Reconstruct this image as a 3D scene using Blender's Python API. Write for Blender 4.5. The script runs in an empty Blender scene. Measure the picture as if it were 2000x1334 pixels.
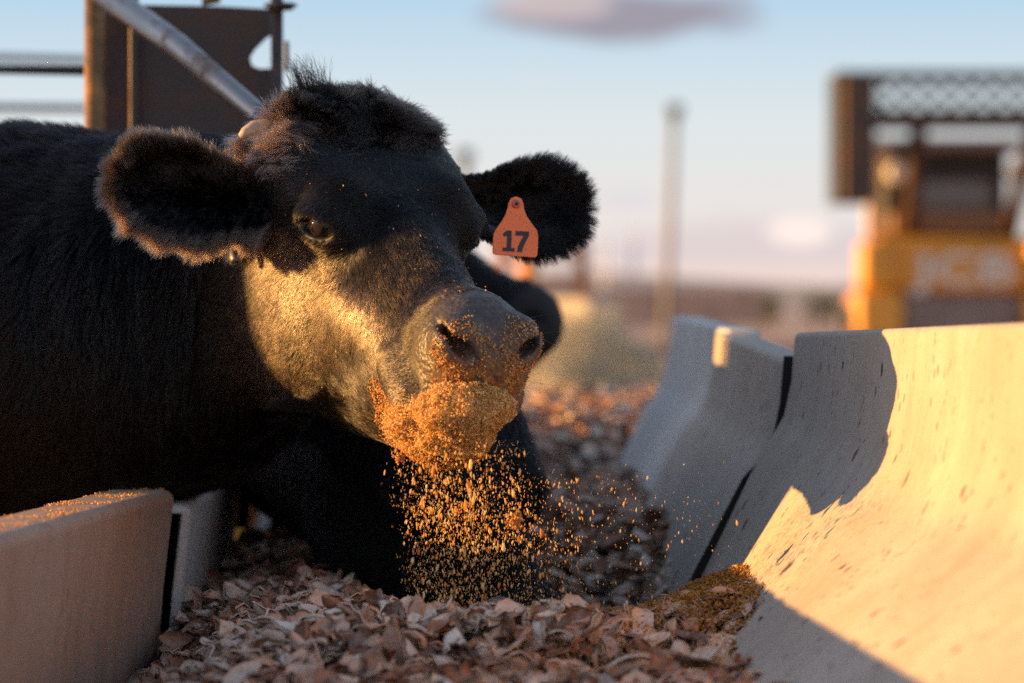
import bpy, bmesh, math, random, time
import numpy as np
from mathutils import Vector, Matrix, kdtree
T0 = time.time()
R = math.radians
rng = np.random.default_rng(7)
random.seed(7)

# ------------------------------------------------------------------ camera, sky, sun, exposure
sc = bpy.context.scene
COL = sc.collection
CAMZ = 1.0
D0 = 3.3333
cam_d = bpy.data.cameras.new('camera')
cam = bpy.data.objects.new('camera', cam_d)
COL.objects.link(cam)
cam.location = (0, -D0, CAMZ)
cam.rotation_euler = (R(90), 0, 0)
cam_d.lens = 120
cam_d.sensor_width = 36
cam_d.shift_y = -0.0335
cam_d.clip_end = 6000
cam_d.clip_start = 0.05
cam_d.dof.use_dof = True
cam_d.dof.focus_distance = D0 - 0.11
cam_d.dof.aperture_fstop = 4.9
cam_d.dof.aperture_blades = 0
sc.camera = cam

SUN_EL = 6.8          # degrees above the horizon
SUN_AZ = 3.5          # how far behind the picture plane the sun stands (light comes from -X)
to_sun = Vector((-math.cos(R(SUN_AZ)) * math.cos(R(SUN_EL)), math.sin(R(SUN_AZ)) * math.cos(R(SUN_EL)), math.sin(R(SUN_EL))))
sun_d = bpy.data.lights.new('sun', 'SUN')
sun = bpy.data.objects.new('sun', sun_d)
COL.objects.link(sun)
sun_d.energy = 3.8
sun_d.angle = R(0.5)
sun_d.color = (1.0, 0.54, 0.15)
sun.rotation_euler = to_sun.to_track_quat('Z', 'Y').to_euler()

sc.view_settings.view_transform = 'Standard'
sc.view_settings.look = 'None'
sc.view_settings.exposure = 1.72
sc.view_settings.gamma = 1.0
sc.cycles.use_denoising = False      # the fine coat and the crumbs keep their detail; what is left reads as film grain
sc.cycles.sample_clamp_indirect = 4.0
sc.cycles.max_bounces = 6
sc.cycles.transparent_max_bounces = 6

world = bpy.data.worlds.new('World')
sc.world = world
world.use_nodes = True


class NT:
    """small helper round a node tree"""
    def __init__(s, tree):
        s.t = tree
        s.n = tree.nodes
        s.l = tree.links

    def node(s, typ, **kw):
        nd = s.n.new(typ)
        for k, v in kw.items():
            if k.startswith('i_'):
                nd.inputs[k[2:].replace('_', ' ')].default_value = v
            else:
                setattr(nd, k, v)
        return nd

    def inp(s, nd, key, val):
        if isinstance(val, bpy.types.NodeSocket):
            s.l.new(val, nd.inputs[key])
        else:
            nd.inputs[key].default_value = val

    def math(s, op, a, b=0.0, c=0.0, clamp=False):
        nd = s.n.new('ShaderNodeMath'); nd.operation = op; nd.use_clamp = clamp
        s.inp(nd, 0, a); s.inp(nd, 1, b); s.inp(nd, 2, c)
        return nd.outputs[0]

    def mix(s, fac, a, b, blend='MIX'):
        nd = s.n.new('ShaderNodeMix'); nd.data_type = 'RGBA'; nd.blend_type = blend
        s.inp(nd, 0, fac)
        for k, v in ((6, a), (7, b)):
            if isinstance(v, tuple) and len(v) == 3: v = v + (1,)
            s.inp(nd, k, v)
        return nd.outputs[2]

    def ramp(s, fac, stops, interp='LINEAR'):
        nd = s.n.new('ShaderNodeValToRGB'); s.inp(nd, 0, fac)
        cr = nd.color_ramp; cr.interpolation = interp
        while len(cr.elements) < len(stops): cr.elements.new(0.5)
        for e, (p, c) in zip(cr.elements, stops):
            e.position = p
            e.color = (c, c, c, 1) if isinstance(c, (int, float)) else tuple(c) + (1,)
        return nd.outputs[0]

    def noise(s, vec, scale, detail=4, rough=0.55, dist=0.0):
        nd = s.n.new('ShaderNodeTexNoise')
        s.inp(nd, 'Vector', vec); nd.inputs['Scale'].default_value = scale
        nd.inputs['Detail'].default_value = detail; nd.inputs['Roughness'].default_value = rough
        nd.inputs['Distortion'].default_value = dist
        return nd.outputs[0]

    def mapping(s, vec, scale=(1, 1, 1), loc=(0, 0, 0), rot=(0, 0, 0)):
        nd = s.n.new('ShaderNodeMapping'); s.inp(nd, 'Vector', vec)
        nd.inputs['Scale'].default_value = scale; nd.inputs['Location'].default_value = loc
        nd.inputs['Rotation'].default_value = rot
        return nd.outputs[0]


def build_sky():
    nt = NT(world.node_tree)
    nt.n.clear()
    out = nt.node('ShaderNodeOutputWorld')
    bg = nt.node('ShaderNodeBackground')
    sky = nt.node('ShaderNodeTexSky')
    sky.sky_type = 'NISHITA'
    sky.sun_disc = False
    sky.sun_elevation = R(SUN_EL)
    sky.sun_rotation = math.atan2(to_sun.x, to_sun.y)
    sky.air_density = 1.0
    sky.dust_density = 0.6
    sky.ozone_density = 1.0
    tc = nt.node('ShaderNodeTexCoord')
    sep = nt.node('ShaderNodeSeparateXYZ'); nt.l.new(tc.outputs['Generated'], sep.inputs[0])
    X, Y, Z = sep.outputs
    wob = nt.noise(nt.mapping(tc.outputs['Generated'], (14, 14, 30)), 1.0, 5, 0.6)
    wob = nt.math('MULTIPLY_ADD', wob, 1.5, -0.75)

    def cloud(az, el, wa, we, soft, amt):
        # az, el, half-widths: direction of the cloud and its angular size
        yy = nt.math('MAXIMUM', Y, 0.02)
        tx = nt.math('DIVIDE', X, yy); tz = nt.math('DIVIDE', Z, yy)
        dx = nt.math('DIVIDE', nt.math('SUBTRACT', tx, az), wa)
        dz = nt.math('DIVIDE', nt.math('SUBTRACT', tz, el), we)
        r = nt.math('SQRT', nt.math('ADD', nt.math('MULTIPLY', dx, dx), nt.math('MULTIPLY', dz, dz)))
        r = nt.math('ADD', r, nt.math('MULTIPLY', wob, soft))
        m = nt.math('MULTIPLY', nt.math('SUBTRACT', 1.2, r), 2.4, clamp=True)
        m = nt.math('MULTIPLY', m, nt.math('GREATER_THAN', Y, 0.03))
        return nt.math('MULTIPLY', m, amt)
    px = 0.00015
    col = nt.mix(1.0, sky.outputs[0], (1.9, 1.7, 1.75), 'MULTIPLY')
    # thin evening haze low in the sky: cream at the horizon, pale blue above
    low = nt.ramp(nt.math('MULTIPLY', Z, 5.0), [(0.0, (3.9, 3.3, 3.15)), (0.12, (3.8, 3.5, 3.35)), (0.28, (3.3, 3.6, 3.7)), (0.46, (2.1, 3.0, 3.75)), (0.62, (2.5, 3.0, 3.6)), (1.0, (2.6, 3.1, 3.8))])
    fz = nt.node('ShaderNodeMapRange'); fz.interpolation_type = 'SMOOTHSTEP'
    nt.l.new(Z, fz.inputs[0]); fz.inputs[1].default_value = 0.10; fz.inputs[2].default_value = 0.45
    col = nt.mix(fz.outputs[0], low, col)
    SK = 1.0
    for (cx, cy, w, h, soft, amt, c) in CLOUDS:
        m = cloud((cx - 1000) * px, (600 - cy) * px, w * px, h * px, soft, amt)
        col = nt.mix(m, col, tuple(v * SK for v in c))
    nt.l.new(col, bg.inputs[0])
    bg.inputs[1].default_value = 0.068
    nt.l.new(bg.outputs[0], out.inputs[0])


# (x, y in picture pixels at infinity, half width, half height, raggedness, strength, radiance)
CLOUDS = [
    (1250, 34, 275, 54, 1.2, 1.0, (1.6, 1.5, 1.8)),
    (1080, 5, 110, 34, 1.0, 0.75, (3.0, 2.5, 2.5)),
    (1050, 150, 60, 14, 0.8, 0.35, (3.4, 3.4, 3.8)),
    (1225, 390, 60, 16, 0.8, 0.55, (3.3, 3.0, 3.4)),
    (1480, 520, 380, 88, 0.5, 0.75, (3.3, 2.8, 2.85)),
    (1560, 452, 60, 26, 0.9, 0.5, (6.0, 5.0, 4.4)),
    (1300, 560, 800, 45, 0.4, 0.55, (4.4, 3.3, 2.9)),
]
build_sky()


# ------------------------------------------------------------------ helpers
def P(px, py, r):
    """a photograph pixel (2000 x 1334) at distance ratio r from the camera -> world point"""
    return Vector(((px - 1000) * 0.0005 * r, (r - 1) * D0, CAMZ - (py - 600) * 0.0005 * r))


def link(name, data, parent=None, mat=None):
    o = bpy.data.objects.new(name, data)
    COL.objects.link(o)
    if parent is not None: o.parent = parent
    if mat is not None: o.data.materials.append(mat)
    return o


def tag(o, label, cat, group=None):
    o['label'] = label; o['category'] = cat
    if group: o['group'] = group
    return o


def kind(o, k, label=None):
    o['kind'] = k
    if label: o['label'] = label
    return o


def empty(name, loc=(0, 0, 0), rz=0):
    o = bpy.data.objects.new(name, None)
    COL.objects.link(o); o.location = loc; o.rotation_euler = (0, 0, rz)
    return o


def np_mesh(name, V, Fq, smooth=True):
    """mesh from numpy verts and faces (all faces same size)"""
    me = bpy.data.meshes.new(name)
    V = np.asarray(V, np.float32); Fq = np.asarray(Fq, np.int32)
    k = Fq.shape[1]; n = len(Fq)
    me.vertices.add(len(V)); me.vertices.foreach_set('co', V.ravel())
    me.loops.add(n * k); me.loops.foreach_set('vertex_index', Fq.ravel())
    me.polygons.add(n)
    me.polygons.foreach_set('loop_start', np.arange(0, n * k, k, dtype=np.int32))
    me.update(calc_edges=True)
    me.validate()
    me.polygons.foreach_set('use_smooth', np.full(len(me.polygons), smooth))
    return me


def bm_obj(name, bm, mat, parent=None, smooth=True, bevel=0.0, seg=2):
    me = bpy.data.meshes.new(name)
    bmesh.ops.recalc_face_normals(bm, faces=bm.faces)
    bm.to_mesh(me); bm.free()
    for p in me.polygons: p.use_smooth = smooth
    o = link(name, me, parent, mat)
    if bevel:
        m = o.modifiers.new('bevel', 'BEVEL'); m.width = bevel; m.segments = seg; m.limit_method = 'ANGLE'; m.angle_limit = R(35)
        m.harden_normals = False
        w = o.modifiers.new('wn', 'WEIGHTED_NORMAL'); w.keep_sharp = True
    return o


def add_box(bm, c, s, rot=None):
    vs = bmesh.ops.create_cube(bm, size=1.0)['verts']
    M = Matrix.Diagonal((*s, 1))
    if rot is not None: M = rot.to_4x4() @ M
    M = Matrix.Translation(c) @ M
    bmesh.ops.transform(bm, matrix=M, verts=vs)
    return vs


def add_tube(bm, pts, rad, seg=20, caps=True):
    """round tube through pts; rad a number or list"""
    pts = [Vector(p) for p in pts]
    n = len(pts)
    rads = [rad] * n if isinstance(rad, (int, float)) else rad
    rings = []
    up = Vector((0, 0, 1))
    for i, p in enumerate(pts):
        t = (pts[min(i + 1, n - 1)] - pts[max(i - 1, 0)]).normalized()
        a = t.cross(up)
        if a.length < 1e-3: a = t.cross(Vector((0, 1, 0)))
        a.normalize(); b = t.cross(a).normalized()
        rings.append([bm.verts.new(p + rads[i] * (math.cos(2 * math.pi * k / seg) * a + math.sin(2 * math.pi * k / seg) * b)) for k in range(seg)])
    for A, B in zip(rings, rings[1:]):
        for k in range(seg):
            bm.faces.new((A[k], A[(k + 1) % seg], B[(k + 1) % seg], B[k]))
    if caps:
        bm.faces.new(rings[0]); bm.faces.new(rings[-1][::-1])


# ------------------------------------------------------------------ materials
def new_mat(name):
    m = bpy.data.materials.new(name); m.use_nodes = True
    nt = NT(m.node_tree); nt.n.clear()
    out = nt.node('ShaderNodeOutputMaterial')
    bs = nt.node('ShaderNodeBsdfPrincipled')
    nt.l.new(bs.outputs[0], out.inputs[0])
    return m, nt, bs, out


def simple_mat(name, col, rough=0.6, metal=0.0, var=0.15, scale=20, bump=0.0, spec=0.5):
    m, nt, bs, out = new_mat(name)
    tc = nt.node('ShaderNodeTexCoord').outputs['Object']
    n = nt.noise(tc, scale, 5, 0.6)
    c1 = tuple(v * (1 - var) for v in col); c2 = tuple(min(1, v * (1 + var)) for v in col)
    nt.l.new(nt.ramp(n, [(0.3, c1), (0.7, c2)]), bs.inputs['Base Color'])
    bs.inputs['Roughness'].default_value = rough
    bs.inputs['Metallic'].default_value = metal
    bs.inputs['Specular IOR Level'].default_value = spec
    if bump:
        b = nt.node('ShaderNodeBump'); b.inputs['Strength'].default_value = bump; b.inputs['Distance'].default_value = 0.002
        nt.l.new(nt.noise(tc, scale * 8, 4, 0.6), b.inputs['Height']); nt.l.new(b.outputs[0], bs.inputs['Normal'])
    return m


def concrete_mat(name, base, brown=0.5, speck=1.0, seed=0.0):
    m, nt, bs, out = new_mat(name)
    tc0 = nt.node('ShaderNodeTexCoord').outputs['Object']
    tc = nt.mapping(tc0, (1, 1, 1), (seed, seed * 1.7, seed * 0.6))
    big = nt.noise(tc, 4.5, 5, 0.62, 0.3)
    fine = nt.noise(tc, 260, 3, 0.7)
    streak = nt.noise(nt.mapping(tc, (28, 28, 2.2)), 1.0, 4, 0.6, 0.2)
    streak2 = nt.noise(nt.mapping(tc, (110, 110, 7)), 1.0, 3, 0.6, 0.3)
    col = nt.ramp(big, [(0.3, tuple(v * 0.80 for v in base)), (0.55, base), (0.75, tuple(min(1, v * 1.12) for v in base))])
    warm = (base[0] * 0.82, base[1] * 0.62, base[2] * 0.45)
    col = nt.mix(nt.math('MULTIPLY', nt.ramp(streak, [(0.45, 0.0), (0.75, 1.0)]), 0.45 * brown), col, warm)
    col = nt.mix(nt.math('MULTIPLY', nt.ramp(streak2, [(0.5, 0.0), (0.72, 1.0)]), 0.4 * brown), col, warm)
    # splashes and drips of dried feed
    v1 = nt.node('ShaderNodeTexVoronoi'); v1.feature = 'F1'
    nt.l.new(nt.mapping(tc, (50, 50, 34)), v1.inputs['Vector']); v1.inputs['Scale'].default_value = 1.0
    v1.inputs['Randomness'].default_value = 1.0
    dist = nt.math('ADD', v1.outputs['Distance'], nt.math('MULTIPLY', nt.math('SUBTRACT', nt.noise(tc, 120, 3, 0.6), 0.5), 0.25))
    sepc = nt.node('ShaderNodeSeparateColor'); nt.l.new(v1.outputs['Color'], sepc.inputs[0])
    size = nt.math('MULTIPLY', nt.math('POWER', sepc.outputs[0], 3.6), 0.34)
    spots = nt.math('MULTIPLY', nt.math('SUBTRACT', size, dist), 14.0, clamp=True)
    gate = nt.ramp(nt.noise(tc, 6, 2, 0.5), [(0.36, 0.0), (0.52, 1.0)])
    spots = nt.math('MULTIPLY', spots, nt.math('MULTIPLY', gate, speck, clamp=True))
    v2 = nt.node('ShaderNodeTexVoronoi')
    nt.l.new(nt.mapping(tc, (150, 150, 75)), v2.inputs['Vector']); v2.inputs['Scale'].default_value = 1.0
    sep2 = nt.node('ShaderNodeSeparateColor'); nt.l.new(v2.outputs['Color'], sep2.inputs[0])
    s2 = nt.math('MULTIPLY', nt.math('SUBTRACT', nt.math('MULTIPLY', nt.math('POWER', sep2.outputs[1], 4.5), 0.5), v2.outputs['Distance']), 8.0, clamp=True)
    spots = nt.math('MAXIMUM', spots, nt.math('MULTIPLY', s2, nt.math('MULTIPLY', nt.ramp(nt.noise(tc, 9, 2), [(0.40, 0.0), (0.62, 0.85)]), speck), clamp=True))
    v3 = nt.node('ShaderNodeTexVoronoi')
    nt.l.new(nt.mapping(tc, (20, 20, 9), (1.3, 0.4, 2.2)), v3.inputs['Vector']); v3.inputs['Scale'].default_value = 1.0
    sep3 = nt.node('ShaderNodeSeparateColor'); nt.l.new(v3.outputs['Color'], sep3.inputs[0])
    d3 = nt.math('ADD', v3.outputs['Distance'], nt.math('MULTIPLY', nt.math('SUBTRACT', nt.noise(tc, 90, 4, 0.7), 0.5), 0.30))
    s3 = nt.math('MULTIPLY', nt.math('SUBTRACT', nt.math('MULTIPLY', nt.math('POWER', sep3.outputs[2], 5.0), 0.22), d3), 12.0, clamp=True)
    spots = nt.math('MAXIMUM', spots, nt.math('MULTIPLY', s3, speck, clamp=True))
    dirt = nt.ramp(nt.noise(nt.mapping(tc, (9, 9, 5)), 1.0, 6, 0.7, 0.5), [(0.50, 0.0), (0.72, 0.38)])
    col = nt.mix(nt.math('MULTIPLY', dirt, brown), col, (base[0] * 0.55, base[1] * 0.42, base[2] * 0.33))
    col = nt.mix(spots, col, (0.05, 0.026, 0.016))
    col = nt.mix(nt.math('MULTIPLY', nt.ramp(fine, [(0.35, 1.0), (0.5, 0.0)]), 0.35), col, tuple(v * 0.55 for v in base))
    nt.l.new(col, bs.inputs['Base Color'])
    bs.inputs['Roughness'].default_value = 0.75
    bs.inputs['Specular IOR Level'].default_value = 0.3
    b = nt.node('ShaderNodeBump'); b.inputs['Strength'].default_value = 0.35; b.inputs['Distance'].default_value = 0.0016
    h = nt.math('ADD', nt.noise(tc, 420, 3, 0.7), nt.math('ADD', nt.math('MULTIPLY', streak2, 0.8), nt.math('MULTIPLY', spots, 0.8)))
    nt.l.new(h, b.inputs['Height']); nt.l.new(b.outputs[0], bs.inputs['Normal'])
    return m


MAT = {}
MAT['concrete'] = concrete_mat('concrete', (0.43, 0.37, 0.315), 0.8, 1.0, 0.0)
MAT['concrete_left'] = concrete_mat('concrete_left', (0.40, 0.285, 0.225), 1.0, 0.35, 5.2)
MAT['concrete_pale'] = concrete_mat('concrete_pale', (0.58, 0.55, 0.53), 0.35, 0.6, 9.1)


def rust_mat(name, base=(0.10, 0.055, 0.035), rust=(0.30, 0.12, 0.04), rough=0.45, amount=0.5, metal=0.6):
    m, nt, bs, out = new_mat(name)
    tc = nt.node('ShaderNodeTexCoord').outputs['Object']
    n = nt.noise(tc, 14, 6, 0.65, 0.4)
    n2 = nt.noise(tc, 120, 4, 0.7)
    f = nt.ramp(nt.math('ADD', nt.math('MULTIPLY', n, 0.75), nt.math('MULTIPLY', n2, 0.25)), [(0.62 - 0.3 * amount, 0.0), (0.72 - 0.2 * amount, 1.0)])
    nt.l.new(nt.mix(f, base, rust), bs.inputs['Base Color'])
    nt.l.new(nt.ramp(f, [(0.0, rough), (1.0, 0.85)]), bs.inputs['Roughness'])
    nt.l.new(nt.ramp(f, [(0.0, metal), (1.0, 0.05)]), bs.inputs['Metallic'])
    b = nt.node('ShaderNodeBump'); b.inputs['Strength'].default_value = 0.4; b.inputs['Distance'].default_value = 0.0012
    nt.l.new(n2, b.inputs['Height']); nt.l.new(b.outputs[0], bs.inputs['Normal'])
    return m


MAT['steel_brown'] = rust_mat('steel_brown', (0.075, 0.05, 0.045), (0.14, 0.07, 0.045), 0.5, 0.45, 0.3)
MAT['post_rust'] = rust_mat('post_rust', (0.22, 0.12, 0.05), (0.40, 0.18, 0.06), 0.4, 0.5, 0.4)
MAT['pipe'] = rust_mat('pipe', (0.30, 0.26, 0.25), (0.16, 0.08, 0.05), 0.33, 0.35, 0.85)
MAT['rail_dark'] = simple_mat('rail_dark', (0.02, 0.02, 0.022), 0.5)

# ------------------------------------------------------------------ ground
def ground():
    m, nt, bs, out = new_mat('dry_earth')
    tc = nt.node('ShaderNodeTexCoord').outputs['Object']
    n = nt.noise(tc, 0.05, 6, 0.6)
    n2 = nt.noise(tc, 1.5, 6, 0.65)
    c = nt.ramp(n, [(0.35, (0.40, 0.24, 0.17)), (0.55, (0.50, 0.33, 0.24)), (0.7, (0.45, 0.34, 0.25))])
    c = nt.mix(nt.math('MULTIPLY', n2, 0.6), c, (0.34, 0.24, 0.19))
    nt.l.new(c, bs.inputs['Base Color']); bs.inputs['Roughness'].default_value = 0.95
    b = nt.node('ShaderNodeBump'); b.inputs['Strength'].default_value = 0.6; b.inputs['Distance'].default_value = 0.03
    nt.l.new(nt.noise(tc, 12, 6, 0.7), b.inputs['Height']); nt.l.new(b.outputs[0], bs.inputs['Normal'])
    bm = bmesh.new()
    # rings so that the sheet reaches the horizon with gently uneven earth near by
    radii = [0, 2, 4, 8, 16, 32, 64, 128, 300, 800, 2500]
    prev = None
    S = 48
    for i, rr in enumerate(radii):
        if rr == 0:
            ring = [bm.verts.new((0, 0, 0))]
        else:
            ring = [bm.verts.new((rr * math.cos(2 * math.pi * k / S), rr * math.sin(2 * math.pi * k / S), (random.uniform(-0.03, 0.03) if 4 < rr < 100 else 0))) for k in range(S)]
        if prev:
            for k in range(S):
                if len(prev) == 1: bm.faces.new((prev[0], ring[k], ring[(k + 1) % S]))
                else: bm.faces.new((prev[k], ring[k], ring[(k + 1) % S], prev[(k + 1) % S]))
        prev = ring
    o = bm_obj('ground', bm, m)
    kind(o, 'structure')


ground()

# ------------------------------------------------------------------ the concrete feed bunk
def panel(name, A, B, prof, mat, label, nseg=10, bevel=0.006, warp=0.0, flare=0.0):
    """A, B: (X, Y, ztop) of the top inner edge at both ends; prof: list of (dx, z offset or absolute) of the section, dx>0 = away from the trough"""
    bm = bmesh.new()
    rows = []
    for i in range(nseg + 1):
        t = i / nseg
        X = A[0] + (B[0] - A[0]) * t; Y = A[1] + (B[1] - A[1]) * t; Zt = A[2] + (B[2] - A[2]) * t
        w = math.sin(t * 3.1) * warp
        row = []
        for (dx, dz, ab) in prof:
            g = 1 + min(0.9 * max(t - 0.05, 0), 0.32) if (-0.14 < dz < -0.01 and not ab and flare) else 1.0
            g2 = 1 + min(flare * max(t - 0.06, 0) * 1.75, 0.75) if dx < 0 else 1.0
            z = dz if ab else Zt + dz * g
            if dz > -0.14: g2 = 1.0
            row.append(bm.verts.new((X + dx * g2 + w, Y, z)))
        rows.append(row)
    n = len(prof)
    for a, b in zip(rows, rows[1:]):
        for k in range(n):
            bm.faces.new((a[k], b[k], b[(k + 1) % n], a[(k + 1) % n]))
    bm.faces.new(rows[0]); bm.faces.new(rows[-1][::-1])
    o = bm_obj(name, bm, mat, bevel=bevel, seg=3)
    tag(o, label, 'concrete barrier', 'concrete barriers lining the feed trough')
    return o


def right_prof(thick=0.11, s=1.0):
    return [(0, 0, 0), (-0.004 * s, -0.05 * s, 0), (-0.012 * s, -0.088 * s, 0), (-0.022 * s, -0.106 * s, 0), (-0.038 * s, -0.130 * s, 0), (-0.115 * s, -0.292 * s, 0), (-0.15 * s, -0.42 * s, 0),
            (-0.15 * s, 0.45, 1), (thick + 0.05, 0.45, 1), (thick + 0.05, 0.12, 1), (thick, -0.30, 0), (thick, 0, 0)]


def rr(r): return (r - 1) * D0


Rp = right_prof()
Rp2 = [(-0.128, dz, ab) if dz == -0.292 else ((-0.044, dz, ab) if dz == -0.130 else ((-0.163, dz, ab) if dx == -0.15 else (dx, dz, ab))) for dx, dz, ab in Rp]
panel('concrete_barrier', (0.300, rr(1.088), CAMZ - 0.027), (0.475, rr(0.48), CAMZ + 0.004), Rp, MAT['concrete'],
      'brown-spattered concrete barrier in the right foreground, half in orange sunlight', nseg=24, flare=1.3)
panel('concrete_barrier', (0.266, rr(1.34), CAMZ - 0.0335), (0.2885, rr(1.0925), CAMZ - 0.055), [(0.045 if dx == 0.11 else dx, dz, ab) for dx, dz, ab in Rp2], MAT['concrete'],
      'grey shaded concrete barrier just beyond the dark joint of the sunlit one', nseg=8)
panel('concrete_barrier', (0.2535, rr(1.63), CAMZ - 0.0147), (0.284, rr(1.350), CAMZ - 0.030), right_prof(0.045, 1.12), MAT['concrete_pale'],
      'farthest pale blurred concrete barrier, at the end of the right trough wall', nseg=8)
# near-black strip added in the joint, its colour standing for the gap's shade
jo = panel('concrete_joint', (0.2897, rr(1.0921), CAMZ - 0.052), (0.2897, rr(1.0886), CAMZ - 0.052), Rp2, simple_mat('joint_shade', (0.012, 0.009, 0.008), 0.95), 'x', nseg=1, bevel=0)
del jo['label']; del jo['category']; del jo['group']; jo.name = 'joint_shade_strip'; jo.parent = bpy.data.objects['concrete_barrier']
LT = 0.075
Lp = [(0, 0, 0), (-0.012, -0.10, 0), (-0.022, -0.24, 0), (-0.03, 0.45, 1), (-LT - 0.04, 0.45, 1), (-LT - 0.04, 0.08, 1), (-LT, -0.3, 0), (-LT, 0, 0)]
panel('concrete_barrier', (-0.3455, rr(1.055), CAMZ - 0.1875), (-0.429, rr(0.50), CAMZ - 0.161), Lp, MAT['concrete_left'],
      'low tan concrete barrier in the left foreground with sunlit dust on its top', nseg=16, bevel=0.012)
panel('concrete_barrier', (-0.340, rr(1.30), CAMZ - 0.200), (-0.334, rr(1.068), CAMZ - 0.206), Lp, MAT['concrete_pale'],
      'pale grey concrete barrier under the throat of the cow tagged 17', nseg=8, bevel=0.012)
panel('concrete_barrier', (-0.335, rr(1.70), CAMZ - 0.190), (-0.318, rr(1.31), CAMZ - 0.190), Lp, MAT['concrete_pale'],
      'farther left pale concrete barrier, mostly behind the black cow necks', nseg=8, bevel=0.012)
# trough floor
bm = bmesh.new()
add_box(bm, (0.0, 1.6, 0.40), (0.9, 7.2, 0.10))
add_box(bm, (0.0, 1.6, 0.17), (0.7, 7.0, 0.34))
kind(bm_obj('trough_floor', bm, MAT['concrete_left']), 'structure')

# ------------------------------------------------------------------ value noise (numpy) used for heights and fur
def vnoise(p, seed=0):
    """smooth value noise on (n,3) points, about -1..1"""
    p = np.asarray(p, np.float64)
    i = np.floor(p).astype(np.int64); f = p - i
    f = f * f * (3 - 2 * f)
    def h(a):
        x = (a[:, 0] * 73856093) ^ (a[:, 1] * 19349663) ^ (a[:, 2] * 83492791) ^ (seed * 2654435761)
        x = (x ^ (x >> 13)) * 1274126177 & 0x7fffffff
        x = (x ^ (x >> 16)) & 0xffff
        return x / 32767.5 - 1.0
    r = 0
    for dx in (0, 1):
        for dy in (0, 1):
            for dz in (0, 1):
                w = (f[:, 0] if dx else 1 - f[:, 0]) * (f[:, 1] if dy else 1 - f[:, 1]) * (f[:, 2] if dz else 1 - f[:, 2])
                r = r + w * h(i + np.array([dx, dy, dz]))
    return r


def feed_z(x, y):
    """height of the feed surface"""
    x = np.asarray(x, float); y = np.asarray(y, float)
    p = np.stack([x * 7, y * 5, x * 0], -1)
    z = CAMZ - 0.272 + 0.012 * vnoise(p.reshape(-1, 3), 3).reshape(x.shape) + 0.008 * vnoise(p.reshape(-1, 3) * 2.3, 4).reshape(x.shape)
    # lower in front of the crest
    z = z - 0.035 * np.clip((-0.20 - y) / 0.45, 0, 1.3)
    # hollow where the second animal eats
    z = z - 0.105 * np.exp(-(np.maximum(np.abs((x - 0.03) / 0.17), 0) ** 2.5 + np.abs((y - 0.32) / 0.34) ** 2.5))
    z = z - 0.012 * np.exp(-(((x - 0.08) / 0.2) ** 2 + ((y + 0.15) / 0.12) ** 2))
    # heap against left side farther on
    z = z + 0.02 * np.exp(-(((x + 0.18) / 0.10) ** 2 + ((y - 0.85) / 0.30) ** 2))
    # dip beside the left wall
    z = z - 0.045 * np.exp(-(((x + 0.36) / 0.10) ** 2)) - 0.030 * np.exp(-(((x + 0.36) / 0.08) ** 2 + ((y + 0.15) / 0.35) ** 2))
    z = z - 0.020 * np.exp(-(((x - 0.05) / 0.13) ** 2 + ((y + 0.08) / 0.22) ** 4))
    z = z - 0.022 * np.exp(-(((x + 0.22) / 0.13) ** 2 + ((y - 0.20) / 0.45) ** 4))
    z = z + 0.065 * np.clip((y - 2.0) / 0.9, 0, 1)
    # fines drifted against the right wall
    z = z + 0.014 * np.exp(-(((x - 0.18) / 0.06) ** 2 + ((y + 0.02) / 0.17) ** 2))
    return z


def hull_variants():
    """split, curled almond hulls: thin thick-walled shells"""
    out = []
    rg = np.random.default_rng(3)
    for v in range(10):
        L = rg.uniform(0.9, 1.15); W = rg.uniform(0.5, 0.75); cup = rg.uniform(0.15, 0.42); curl = rg.uniform(-0.25, 0.35); tw = rg.uniform(-0.5, 0.5)
        nu, nv = 7, 6
        top = []
        for i in range(nu):
            u = -1 + 2 * i / (nu - 1)
            wv = W * (max(1 - abs(u) ** 2.3, 0.0) ** 0.6) * (1 + 0.12 * rg.normal()) + 0.05
            for j in range(nv):
                s = -1 + 2 * j / (nv - 1)
                x = L * u + 0.04 * rg.normal(); y = wv * s
                z = cup * (s * s) * (wv / W) + curl * u * u + 0.04 * rg.normal() + 0.15 * (1 if v % 3 == 0 else 0) * max(0, s) ** 2
                y = y * (1 - 0.25 * abs(s) * cup * 2)
                a = tw * u
                top.append((x, y * math.cos(a) - z * math.sin(a), y * math.sin(a) + z * math.cos(a)))
        top = np.array(top)
        th = 0.10
        bot = top - np.array([0, 0, th])
        bot[:, :2] *= 0.97
        Vv = np.concatenate([top, bot]); F = []
        N = nu * nv
        for i in range(nu - 1):
            for j in range(nv - 1):
                a, b, c, d = i * nv + j, i * nv + j + 1, (i + 1) * nv + j + 1, (i + 1) * nv + j
                F.append((a, d, c, b)); F.append((a + N, b + N, c + N, d + N))
        rim = [(i * nv) for i in range(nu)] + [(nu - 1) * nv + j for j in range(1, nv)] + [i * nv + nv - 1 for i in range(nu - 2, -1, -1)] + [j for j in range(nv - 2, 0, -1)]
        for a, b in zip(rim, rim[1:] + rim[:1]):
            F.append((a, b, b + N, a + N))
        out.append((Vv, np.array(F)))
    return out


HV = hull_variants()


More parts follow.
